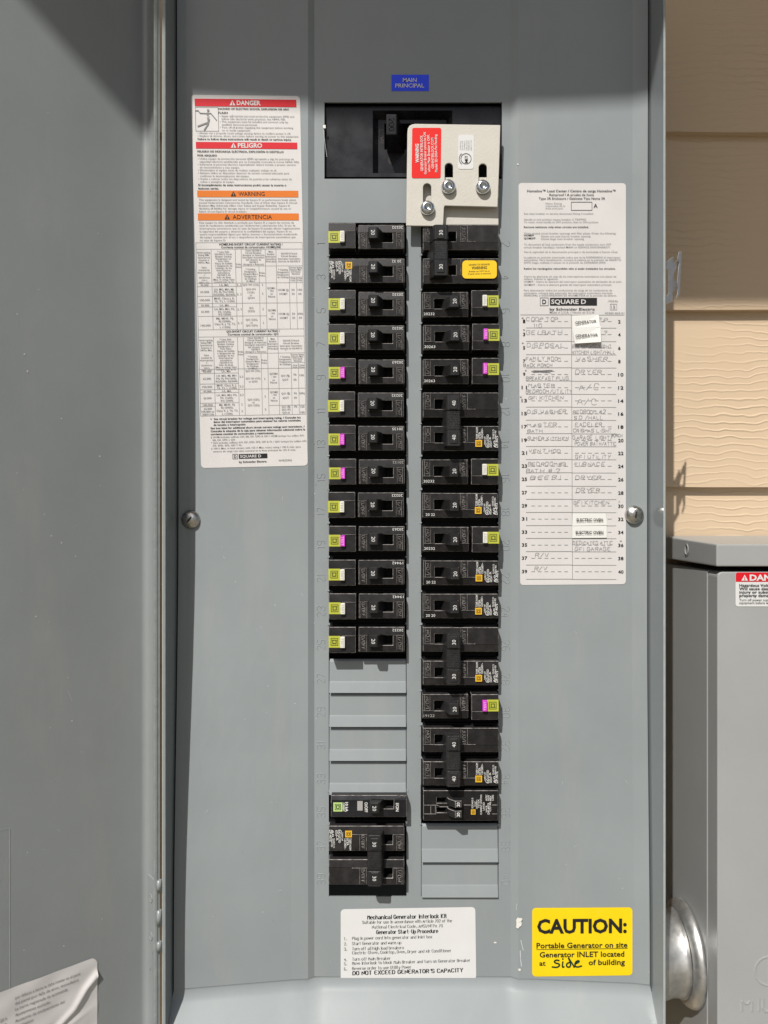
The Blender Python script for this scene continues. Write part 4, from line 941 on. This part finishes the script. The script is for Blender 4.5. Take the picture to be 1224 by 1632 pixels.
ZR = lambda row_px: (816 - row_px) * (D - .009) / F
def left_y(k): return 377.7 + 53.45 * k          # face centre in the photo, k-th slot down
CXL, CXR = wx(585.2, .009), wx(733.2, .009)
GRP = 'circuit breakers in the two panel columns'
def slot_loc(side, k): return (CXL if side == 'L' else CXR, 0, ZR(left_y(k) + (0 if side == 'L' else .4) - (3.0 if k > 17 and side == 'L' else 0)))
def breaker(side, k, kind, num='20', serial='', btn=None, label='', name='circuit_breaker'):
    n0 = 2 * k + (1 if side == 'L' else 2)
    loc = slot_loc(side, k)
    t_ = thing(name, label, 'circuit breaker', loc, GRP, 0 if side == 'R' else math.pi)
    t_.location.x += random.uniform(-.0005, .0005); t_.location.z += random.uniform(-.0003, .0003); t_.location.y += random.uniform(-.0004, .0004)
    t_.rotation_euler.y += R(random.uniform(-.35, .35)); t_.rotation_euler.x = R(random.uniform(-.5, .5)); t_.rotation_euler.z = R(random.uniform(-.3, .3))
    if kind == 'A':
        shared('bodyA', lambda: body_mesh(True), 'body', t_)
        shared('tog' + num, lambda: toggle_mesh(num), 'toggle_switch', t_)
        shared('badge', badge_mesh, 'badge', t_)
        shared('btn' + btn, lambda: button_mesh(*((BTN_W, BTN_WL) if btn == 'white' else (BTN_P, BTN_PL))), 'test_button', t_)
        shared('ser' + serial, lambda: serial_mesh(serial, m=(GREY_INK if serial in ('20132', '19122') else WHITE_INK)), 'serial_number', t_)
    elif kind == 'B':
        shared('bodyB', lambda: body_mesh(False), 'body', t_)
        shared('tog' + num, lambda: toggle_mesh(num), 'toggle_switch', t_)
        shared('print', print_mesh, 'rating_print', t_)
        shared('ser' + serial, lambda: serial_mesh(serial, x=-25.5), 'serial_number', t_)
    return t_
LW = {1: '20232', 5: '20232', 7: '20232', 9: '20263', 11: '20232', 13: '20135', 15: '20132', 17: '20222', 19: '20263', 21: '19442', 23: '19442', 25: '20232'}
PUR = {9, 13, 15, 19, 8, 10, 30}
for n_, s_ in LW.items():
    c_ = 'purple' if n_ in PUR else 'white'
    breaker('L', (n_ - 1) // 2, 'A', '20', s_, c_, 'black breaker with lime badge and %s test button, beside embossed number %d' % (c_, n_))
RW = {6: '20232', 8: '20263', 10: '20263', 16: '20232', 20: '20232', 30: '19122'}
for n_, s_ in RW.items():
    c_ = 'purple' if n_ in PUR else 'white'
    breaker('R', (n_ - 2) // 2, 'A', '20', s_, c_, 'black breaker with lime badge and %s test button, beside embossed number %d' % (c_, n_))
breaker('L', 1, 'B', '20', '20 32', None, 'black single breaker with white print and yellow badge, beside embossed number 3')
for n_, s_ in ((18, '20 22'), (22, '20 22'), (24, '20 20')):
    breaker('R', (n_ - 2) // 2, 'B', '20', s_, None, 'black single breaker with white print and yellow badge, beside embossed number %d' % n_)
# two-pole breakers with a handle tie
PT = 25.2
def two_pole(side, k, num, label, left=False, printed=True):
    a, c = slot_loc(side, k), slot_loc(side, k + 1); p_ = (a[2] - c[2]) / mm
    t_ = thing('double_breaker', label, 'circuit breaker', (a[0], 0, (a[2] + c[2]) / 2), GRP, 0 if side == 'R' else math.pi)
    shared('body2%s%.1f' % (left, p_), lambda: body_mesh(False, (-p_ / 2, p_ / 2), SLOT if not left else (-22.5, -2.8, -4.0, 4.3)), 'body', t_)
    shared('tie%s%s' % (num, left), lambda: tie_mesh(num, p_, left), 'handle_tie', t_)
    if printed:
        o = shared('print', print_mesh, 'rating_print', t_); o.location.z = -p_ / 2 * mm
    return t_
d24 = two_pole('R', 0, '30', 'black thirty amp double breaker with yellow warning sticker, directly below the cream plate', True, False)
two_pole('R', 5, '40', 'black forty amp double breaker with handle tie, beside embossed numbers 12 and 14')
two_pole('R', 12, '30', 'black thirty amp double breaker with handle tie, beside embossed numbers 26 and 28')
two_pole('R', 15, '40', 'black forty amp double breaker with handle tie, beside embossed numbers 32 and 34')
two_pole('L', 18, '30', 'black thirty amp double breaker with handle tie, at the bottom of the left column')
# amber sticker on the generator breaker
b = MB(); zc = -PT / 2 + 1.5
def rr_poly(x0, x1, z0, z1, r, h, n=5):
    pts = []
    for cx, cz, a0 in ((x1 - r, z0 + r, -90), (x1 - r, z1 - r, 0), (x0 + r, z1 - r, 90), (x0 + r, z0 + r, 180)):
        for k in range(n + 1):
            a = R(a0 + 90 * k / n); pts.append(v3((cx + r * math.cos(a)) * mm, (cz + r * math.sin(a)) * mm, h * mm))
    return pts
b.prism(rr_poly(1.6, 27.6, zc - 7.4, zc + 6.2, 3, 9.05), rr_poly(1.6, 27.6, zc - 7.4, zc + 6.2, 3, 9.4), YELS)
for s_, z_, cap, ln, bo in (('GENERATOR BREAKER', 3.0, 1.3, 16, .01), ('WARNING', .6, 2.1, 11.5, .03), ('Breaker can NOT be on', -2.0, 1.2, 15.5, .01), ('if panel cover is removed', -3.8, 1.2, 17, .01)):
    text_local(b, s_, 14.4 * mm, (zc + z_) * mm, cap * mm, .00945, INK, 1.5, bo, fit=ln * mm)
b.build('warning_sticker', d24)['label'] = 'amber rounded warning sticker'

# tandem breaker, slot 36
k = 17; loc = (CXR, 0, ZR(1284.5))
tan = thing('tandem_breaker', 'black tandem breaker with two small toggles, lowest in the right column', 'circuit breaker', loc, GRP)
b2 = MB()
face_plate(b2, [-27.6, -17.6, -9, 8, 28.6], [-11.3, -6.0, -5, -1.2, 2.2, 6.4, 11.6], [(-17.6, -9, -5, -1.2), (-17.6, -9, 2.2, 6.4)], lambda x, z: 9.0 if -6.1 < z else 8.3)
b2.bevel(.00030, WORN_GLINT); b2.box(-.0292, .0289, -.0125, .0125, -.03, .0022, BLACK_SIDE)
for p in ([(-27.4, .6), (-17, .6), (-15, -.6), (-9, -.6)], [(3, .7), (9, .7)], [(-22, .4), (-22, -6)], [(-18.5, .4), (-18.5, -6)], [(-27.4, -6), (-18, -6)], [(24, .7), (28, .7)], [(24, -6), (28, -6)]):
    for a, c in zip(p, p[1:]): ridges(b2, [[(a[0] * mm, a[1] * mm), (c[0] * mm, c[1] * mm)]], .0004, .0001, lambda x, y, l_: v3(x, y, .00903 + l_), WORN_GLINT)
b2.build('body', tan)
for z0 in (-6.3, 1.2):
    b = MB(); P = [(-13, 1), (-5, 1), (.6, 14.2), (.2, 15.8), (-4.2, 16.2), (-8.5, 12)]
    b.prism([v3(x * mm, z0 * mm, h * mm) for x, h in P], [v3(x * mm, (z0 + 5.2) * mm, h * mm) for x, h in P], TOGGLE); b.bm.normal_update(); b.bevel(.0003, WORN_GLINT)
    text_local(b, '20', -2.0 * mm, (z0 + 2.6) * mm, 2.2 * mm, .01625, WHITE_INK, 90, .02); b.build('toggle_switch', tan)
b = MB(); dlogo(b, 8.2, 11.6, -6.4, -2.6, 9.1, YELLOW_INK, BLACK_SIDE)
for s_, x, z, cap, ln in (('SQUARE D', 9.3, -1.8, 1.2, 8), ('TYPE HOMT', 11.4, -.5, 1.0, 4), ('120/240V~', 12.6, -2, 1.1, 7), ('CURRENT LIMITING', 15.8, -6.5, 1.2, 15), ('10 kA', 14.0, -1, 1.1, 6), ('LISTED', 17.8, -3.2, 1.2, 6), ('HACR', 19.8, -4.6, 1.2, 5), ('DP-4075', 21.4, -6.2, 1.4, 8.5), ('CU AL', 22.6, -4, 1.2, 7.5), ('60/75C', 19.8, 4, 1.3, 4.6), ('NOM', 21.4, 4, 1.3, 4.0), ('MEX', 23.0, 4, 1.3, 3.8), ('CAN', 24.6, 4, 1.3, 4.2)):
    text_local(b, s_, x * mm, z * mm, cap * mm, .00915, WHITE_INK, 90, .01, fit=ln * mm, align='l')
b.build('rating_print', tan)
# odd glossy breaker, slot 35 (built upright, turned like its column)
odd = thing('circuit_breaker', 'glossy black breaker with pale green badge and white O/OFF print, beside embossed number 35', 'circuit breaker', (CXL + .001, 0, ZR(1284)), GRP, math.pi)
b2 = MB()
face_plate(b2, [-28.6, -19.0, -2, 4.5, 8.2, 28.2], [-7.4, -4.4, 2.2, 3.0, 7.6, 8.4], [(-19.0, -2, -4.4, 2.2)], lambda x, z: 9.4 if z > -5 else 8.0, m=GLOSSB)
b2.bevel(.0003, WORN_GLINT); b2.box(-.0288, .0288, -.0086, .0125, -.03, -.0006, BLACK_SIDE)
b2.box(4.4 * mm, 8.4 * mm, -3.6 * mm, 3.4 * mm, .0090, .0097, GREY_INK)
b2.build('body', odd)
o = toggle_mesh('20', -5.2, 2.6).build('toggle_switch', odd)
b = MB(); dlogo(b, 19.6, 26.4, -2.6, 4.2, 9.5, mat('pale_green_print', (.42, .60, .20), .5), BLACK_SIDE); b.build('badge', odd); b = MB()
text_local(b, '10 kA', 16.4 * mm, .8 * mm, 2.0 * mm, .00955, WHITE_INK, 90, .03, fit=7.2 * mm); text_local(b, 'CURRENT', 18.6 * mm, .8 * mm, 1.3 * mm, .00955, WHITE_INK, 90, .03, fit=6.6 * mm)
text_local(b, 'O/OFF', 1.8 * mm, 1.0 * mm, 2.2 * mm, .00955, WHITE_INK, 90, .02, fit=7.4 * mm); text_local(b, 'I/ON', -21.6 * mm, 1.0 * mm, 2.2 * mm, .00955, WHITE_INK, 90, .02, fit=6.2 * mm)
text_local(b, '20 20', -24.6 * mm, -5.8 * mm, 1.4 * mm, .0085, GREY_INK, 0, .02, fit=6 * mm)
b.build('white_print', odd)

# ------------------------------------------------------------------ main breaker
HM = -.004
main = thing('main_breaker', 'large black main breaker with 200 toggle, partly under the cream plate', 'circuit breaker', (wx(660), 0, wz(224)))
def mx(px): return wx(px, HM) - wx(660)
def mz(py): return wz(py, HM) - wz(224)
b = MB(); q0, q1, p0, p1 = mx(594), mx(721), mz(276), mz(176)
X0, X1, Z0, Z1 = mx(519), mx(799.5), mz(282), mz(169)
b.plate([X0, q0, q1, X1], [Z0, p0, p1, Z1], [(q0, q1, p0, p1)], lambda x, z: HM, .03, GLOSSB)
# recess with sloped sides
iq0, iq1, ip0, ip1 = q0 + .0042, q1 - .0042, p0 + .0008, p1 - .0040
hr = HM - .0065
ring = [(q0, p0), (q1, p0), (q1, p1), (q0, p1)]; inn = [(iq0, ip0), (iq1, ip0), (iq1, ip1), (iq0, ip1)]
for i in range(4):
    a, c = ring[i], ring[(i + 1) % 4]; d, e = inn[i], inn[(i + 1) % 4]
    b.poly([v3(*a, HM), v3(*c, HM), v3(*e, hr), v3(*d, hr)], GLOSSB)
sl0, sl1, sp0, sp1 = mx(612.5), mx(660), mz(232), mz(190)
b.plate([iq0, sl0, sl1, iq1], [ip0, sp0, sp1, ip1], [(sl0, sl1, sp0, sp1)], lambda x, z: hr, .02, GLOSSB)
b.lathe([(.0032, 0), (.0032, .00005)], v3(mx(624.5), mz(249.5), hr + .00001), (0, -1, 0), DARK, 16, False)
b.box(mx(643), mx(648.5), mz(273), mz(257), hr, hr + .003, GLOSSB)
pl, w = strokes('O/OFF', 0, 1); L = .0108; cap = .0030
ridges(b, [[(mx(607.5) + (d - .5) * cap, mz(211.5) - (a * L / w - L / 2)) for a, d in p] for p in pl], .0004, .0003, lambda x, y, l_: v3(x, y, hr + l_), WORN_GLINT)
b.build('housing', main)
b = MB(); HT = .012
b.box(mx(612.7), mx(640), mz(231.5), mz(190.5), -.02, HM - .014, BLACK_SIDE)
tz0, tz1 = wz(215, HT) - wz(224), wz(181.5, HT) - wz(224); tx0, tx1 = wx(615.5, HT) - wx(660), wx(632.5, HT) - wx(660)
b.prism([v3(tx0 + .001, tz0 - .004, -.016), v3(tx1 + .008, tz0 - .004, -.016), v3(tx1 + .008, tz1 - .002, -.016), v3(tx0 + .001, tz1 - .002, -.016)],
        [v3(tx0, tz0, HT), v3(tx1, tz0, HT), v3(tx1, tz1, HT), v3(tx0, tz1, HT)], GLOSSB)
b.bm.normal_update(); b.bevel(.0009, None, 28, 2)
pl, w = strokes('200', 0, 1); L = .0095; cap = .0036
ridges(b, [[((tx0 + tx1) / 2 + (d - .5) * cap, (tz0 + tz1) / 2 - (a * L / w - L / 2)) for a, d in p] for p in pl], .0007, .0004, lambda x, y, l_: v3(x, y, HT + l_), GLOSSB)
b.build('toggle_switch', main)

# ------------------------------------------------------------------ interlock plate
inter = thing('interlock_plate', 'cream metal interlock plate bolted over the main breaker', 'interlock plate', (wx(722), -.01, wz(280)))
def cut_plate(outer, holes, h0, h1, bev=.0003):
    """flat plate with holes: filled 2D curve extruded; points are (x, z) in metres"""
    cu = bpy.data.curves.new('c', 'CURVE'); cu.dimensions = '2D'; cu.fill_mode = 'BOTH'
    cu.extrude = (h1 - h0) / 2 - bev; cu.bevel_depth = bev; cu.bevel_resolution = 1; cu.offset = -bev
    for pts in [outer] + holes:
        s_ = cu.splines.new('POLY'); s_.points.add(len(pts) - 1); s_.use_cyclic_u = True
        for p, q in zip(s_.points, pts): p.co = (q[0], q[1], 0, 1)
    ob = bpy.data.objects.new('c', cu); me = ob.to_mesh(); b = MB()
    hm = (h0 + h1) / 2
    vv = [b.bm.verts.new(v3(v.co.x, v.co.y, hm + v.co.z)) for v in me.vertices]
    for p in me.polygons:
        try: b.bm.faces.new([vv[i] for i in p.vertices])
        except ValueError: pass
    ob.to_mesh_clear(); bpy.data.objects.remove(ob); bpy.data.curves.remove(cu)
    return b
IH = .0105
def rnd(c, a0, r, n=6): return [(c[0] + r * math.cos(R(a0 - 90 * k / n)), c[1] + r * math.sin(R(a0 - 90 * k / n))) for k in range(n + 1)]
def ipx(p, h=IH): return (wx(p[0], h), wz(p[1], h))
outer = [ipx(p) for p in [(647.3, 359.5), (649.3, 212), (650, 205), (652.5, 200.5), (657, 198), (662, 197.2), (797.5, 199.2), (795.5, 265), (793, 329.6), (709.2, 327.6), (707.6, 330), (706.3, 358.6), (704.5, 360.3)]]
def slot_px(cx, y0, y1, r): 
    return [ipx(p) for p in [(cx + r * math.cos(R(180 - 18 * k)), y0 + r - r * math.sin(R(18 * k))) for k in range(11)] + [(cx + r * math.cos(R(-18 * k)), y1 - r + r * math.sin(R(18 * k))) for k in range(11)]]
holes = [slot_px(680.8, 292, 338, 6.6), slot_px(715.5, 259.5, 308, 6.6), slot_px(769.5, 260.5, 309, 6.6)]
b = cut_plate(outer, holes, IH - .0018, IH); b.mi(CREAM); o = b.build('sliding_plate', inter); o.matrix_parent_inverse = Matrix.Translation(-inter.location)
b = MB(); HB = .0048
b.box(wx(690, HB), wx(794.5, HB), wz(358.3, HB), wz(300, HB), HB - .0018, HB, CREAM)
b.box(wx(668, HB), wx(709, HB), wz(345, HB), wz(290, HB), HB - .0018, HB - .0002, CREAM)
b.box(wx(709, HB), wx(794, HB), wz(318, HB), wz(286, HB), HB, IH - .002, CREAM)
b.bevel(.0002)
o = b.build('back_plate', inter); o.matrix_parent_inverse = Matrix.Translation(-inter.location)
def bolt(px, py, rot):
    b = MB(); h = IH; X, Z = wx(px, h + .003), wz(py, h + .003); r = .0054
    prof = [(.0030, -.004), (.0030, 0), (r, .0001), (r * 1.0, .0016), (r * .97, .0026), (r * .88, .0036), (r * .72, .0044), (r * .48, .0048), (r * .44, .0047), (r * .42, .0032), (.0001, .0032)]
    b.lathe(prof, v3(X, Z, h), (0, -1, 0), ZINC, 32)
    for a in (rot, rot + 180):
        c, s = math.cos(R(a)), math.sin(R(a))
        q = []
        for (x, y) in ((r * .46, -.0005), (r * .95, -.0005), (r * .95, .0005), (r * .46, .0005)):
            hh = h + lerp_tab(math.hypot(x, y), [(r * .46, .0049), (r * .72, .0045), (r * .97, .0028)]) + .0001
            q.append(v3(X + x * c - y * s, Z + x * s + y * c, hh))
        b.poly(q, DARK)
    o = b.build('bolt', inter); o.matrix_parent_inverse = Matrix.Translation(-inter.location)
bolt(681.5, 330.5, 32); bolt(715, 296.5, -35); bolt(770, 297, -3)
def flat_sticker(outline, h, m):
    b = MB(); b.prism([v3(*ipx(p, h), h) for p in outline], [v3(*ipx(p, h), h + .00015) for p in outline], m); bmesh.ops.recalc_face_normals(b.bm, faces=b.bm.faces[:]); return b
def rpx(x0, y0, x1, y1, r, sk=0):
    pts = []
    for cx, cy, a0 in ((x1 - r, y0 + r, 0), (x0 + r, y0 + r, 90), (x0 + r, y1 - r, 180), (x1 - r, y1 - r, 270)):
        for k in range(5): a = R(a0 + 22.5 * k * (1 if True else 0)); pts.append((cx + r * math.cos(a) - sk * (cy - y0), cy - r * math.sin(a)))
    return pts
b = flat_sticker(rpx(657, 203.8, 703.3, 284, 3, .013), IH + .0001, REDS)
def ltext(b, s, px, py, cap, m, bold, fit, h):
    text_local(b, s, wx(px, h), wz(py, h), cap * (D - h) / F, h, m, 91, bold, fit=fit * (D - h) / F)
for s_, px, fit, cap, bo in (('WARNING', 664.8, 30, 5.2, .03), ('GENERATOR INTERLOCK', 672, 57, 4.0, .01), ('Generator Breaker cannot be ON', 677.3, 67, 3.8, .01), ('when Main Breaker is OFF.', 683.2, 60, 3.8, .01), ('GENINTERLOCK.COM', 689.3, 49, 3.8, .01), ('Model: SD-200A Pat Pending', 694.8, 60, 3.8, .01)):
    ltext(b, s_, px, 244.2, cap, WHITE_INK, bo, fit, IH + .0005)
o = b.build('warning_sticker', inter); o.matrix_parent_inverse = Matrix.Translation(-inter.location); o['label'] = 'red interlock warning sticker'
b = flat_sticker(rpx(730.5, 215, 755.3, 269.5, 3.4, .012), IH + .0001, STICK2)
for s_, px, fit in (('Conforms to', 733.4, 14), ('UL Std. 67 &', 736.8, 15), ('Certified to', 740.2, 14), ('CSA C22.2', 743.8, 16), ('MODEL E113', 747.2, 15), ('MET C 113', 751, 16)): ltext(b, s_, px, 231.5, 2.0, INKG, .0, fit, IH + .0005)
ltext(b, 'MET', 743.2, 253.5, 4.6, INK, .01, 11.5, IH + .0005)
vs_, fs_ = ribbon([[(742.6 + 8.2 * math.cos(a * .2618), 253.3 + 8.2 * math.sin(a * .2618)) for a in range(25)]], .8); b.add2d((vs_, fs_), lambda x, y: v3(wx(x, IH), wz(y, IH), IH + .0005), INK)
vs_, fs_ = ribbon([[(742.6 + 10.8 * math.cos(R(a)), 253.3 + 10.8 * math.sin(R(a))) for a in range(130, 235, 9)]], 1.1); b.add2d((vs_, fs_), lambda x, y: v3(wx(x, IH), wz(y, IH), IH + .0005), INKG)
o = b.build('certification_sticker', inter); o.matrix_parent_inverse = Matrix.Translation(-inter.location); o['label'] = 'small white certification sticker'

# ------------------------------------------------------------------ latch bracket on the right side of the box
HLt = .030
lp = lambda x, y: (980 + x / 5.016, 360 + y / 5.016)
def lpt(p, off=0):      # bracket plane leans back a little to the right
    px, py = p; h = HLt - (px - 1060) * .00045 + off; return v3(wx(px, h), wz(py, h), h)
outl = [lp(*p) for p in ((398, 285), (425, 280), (432, 268), (458, 250), (470, 248), (471, 285), (462, 303), (478, 296), (495, 275), (505, 262), (512, 300), (505, 330), (490, 345), (474, 380), (472, 415), (482, 440), (498, 452), (516, 470), (500, 478), (488, 500), (480, 520), (468, 522), (460, 540), (464, 565), (462, 603), (440, 612), (400, 628), (396, 562), (414, 556), (427, 545), (428, 350), (414, 346), (398, 352))]
b = MB(); b.prism([lpt(p) for p in outl], [lpt(p, -.0014) for p in outl], LATCHM)
# rolled finger tab standing forward at the outer edge
tab = [lp(*p) for p in ((500, 262), (506, 225), (512, 208), (524, 202), (534, 206), (535, 225), (522, 480), (524, 520), (518, 548), (505, 570), (488, 580), (486, 570), (500, 545), (503, 500), (498, 478), (496, 452), (512, 300))]
b.prism([lpt(p, .0040) for p in tab], [lpt(p, .0018) for p in tab], LATCHM)
bmesh.ops.recalc_face_normals(b.bm, faces=b.bm.faces[:]); b.bevel(.00025)
o = b.build('latch_bracket', box); at_root(o, box)
b = MB(); b.box(BX1, BX1 + .0012, lpt(lp(398, 640))[2], lpt(lp(398, 270))[2], .022, .031, LATCHM); o = b.build('latch_mount', box); at_root(o, box)

# ------------------------------------------------------------------ meter box
MX, MH = .2500, .010
meter = thing('meter_box', 'warm grey steel meter box with a sloping lid beside the siding', 'meter box', (.42, .1, -.6))
def mpart(b, name, label=None):
    o = b.build(name, meter); o.matrix_parent_inverse = Matrix.Translation(-meter.location)
    if label: o['label'] = label
    return o
zt = wz(909, -.008)
b = MB(); b.box(MX, .62, -.75, zt, -.100, -.008, METER); b.bm.normal_update(); b.bevel(.0016, None, 28, 3); mpart(b, 'enclosure')
b = MB(); pts = []
cz1 = wz(911.5, MH)
cxl = wx(1143.5, MH)
ring0 = [(cxl, -.75)] + [(.60, -.75), (.60, cz1)] + [(cxl + .004 - .004 * math.sin(R(90 * k / 5)), cz1 - .004 + .004 * math.cos(R(90 * k / 5))) for k in range(6)]
b.prism([v3(x, z, -.0075) for x, z in ring0], [v3(x, z, MH) for x, z in ring0], METER); b.bm.normal_update(); b.bevel(.0012, None, 40, 3)
# pressed maker's name and ring on the cover
pl, w = strokes('MILBANK', 0, 1); u_ = (D - MH) / F
ridges(b, [[(wx(1182, MH) + a * 20 * u_ * 1.25, wz(1612, MH) + d * 20 * u_) for a, d in p] for p in pl], .0030, .00035, lambda x, y, l_: v3(x, y, MH + l_), METER)
ridges(b, [[(wx(1226, MH) + 23 * u_ * math.cos(R(a)), wz(1548, MH) + 23 * u_ * math.sin(R(a))) for a in range(0, 361, 15)]], .0026, .0003, lambda x, y, l_: v3(x, y, MH + l_), METER)
ridges(b, [[(wx(1226, MH), wz(1570, MH)), (wx(1226, MH), wz(1526, MH))]], .0026, .0003, lambda x, y, l_: v3(x, y, MH + l_), METER)
mpart(b, 'front_cover')
b = MB(); LZ0, LZ1, LH = wz(903, .013), wz(867.5, .013), .013; LX = wx(1142, .013)
b.hexa([v3(LX - .0015, LZ0, -.1), v3(.62, LZ0, -.1), v3(.62, LZ0, LH), v3(LX, LZ0, LH), v3(LX - .0015, LZ1 + .003, -.1), v3(.62, LZ1 + .003, -.1), v3(.62, LZ1, LH), v3(LX, LZ1, LH)], METER)
bmesh.ops.recalc_face_normals(b.bm, faces=b.bm.faces[:]); b.bm.normal_update(); b.bevel(.0014, None, 28, 3)
zc_, yc_ = (LZ0 + LZ1) / 2 + .002, -.040
ridges(b, [[(yc_ + .0032 * math.cos(R(a)), zc_ + .0042 * math.sin(R(a))) for a in range(-60, 261, 20)]], .0012, .0006, lambda x, y, l_: (LX - .0013 - l_, -x, y), METER)
mpart(b, 'lid')
# danger label on the cover, partly outside the picture
class MSt(Sticker):
    def pt(s, x, y, lift): return v3(wx(x, MH), wz(y, MH), MH + .0002 + lift)
S = MSt(STICK2); S.sheet(1172, 912, 1330, 966.5, 4, nx=3, ny=4, lift=.0001)
S.sheet(1172.2, 912.2, 1329.8, 927, 3.4, RED, .0003, 3, 3); S.rect(1172.2, 923, 1329.8, 927, RED, .00032)
tri_mark(S, 1186, 920.5, 9.5, STICK2, RED); S.text('DANGER', 1194, 920.5, 9, STICK2, .035, fit=66)
for i, (q, f_) in enumerate((('Hazardous Voltage.', 74), ('Will cause death, severe', 98), ('injury or substantial', 82), ('property damage.', 71))): S.text(q, 1177.5, 932.6 + i * 5.4, 4.0, INK, .025, fit=f_ * .78)
for i, (q, f_) in enumerate((('Turn off power supplying', 76), ('equipment before working.', 80))): S.text(q, 1177.5, 955.8 + i * 4.7, 3.4, INK, .004, fit=f_ * .78)
mpart(S.b, 'danger_label', 'white danger label with a red band')

# ------------------------------------------------------------------ conduit connector between the boxes
CY, CZ = -.047, wz(1517, -.047)
con = thing('conduit_connector', 'galvanised conduit nipple joining the panel and meter box', 'conduit connector', ((BX1 + MX) / 2, -CY, CZ))
g0 = BX1 + .0004 - (BX1 + MX) / 2; g1 = MX - .0004 - (BX1 + MX) / 2
b = MB(); b.lathe([(.0385, g0), (.0385, g0 + .006), (.0375, g0 + .014), (.0345, g0 + .022), (.0325, g0 + .029), (.0325, g1 - .012), (.0340, g1 - .009)], (0, 0, 0), (1, 0, 0), GALV, 56); b.build('pipe', con)
b = MB(); b.lathe([(.0330, g1 - .0085), (.0360, g1 - .0080), (.0390, g1 - .0055), (.0405, g1 - .0025), (.0408, g1)], (0, 0, 0), (1, 0, 0), GALV, 56); b.build('locknut', con)
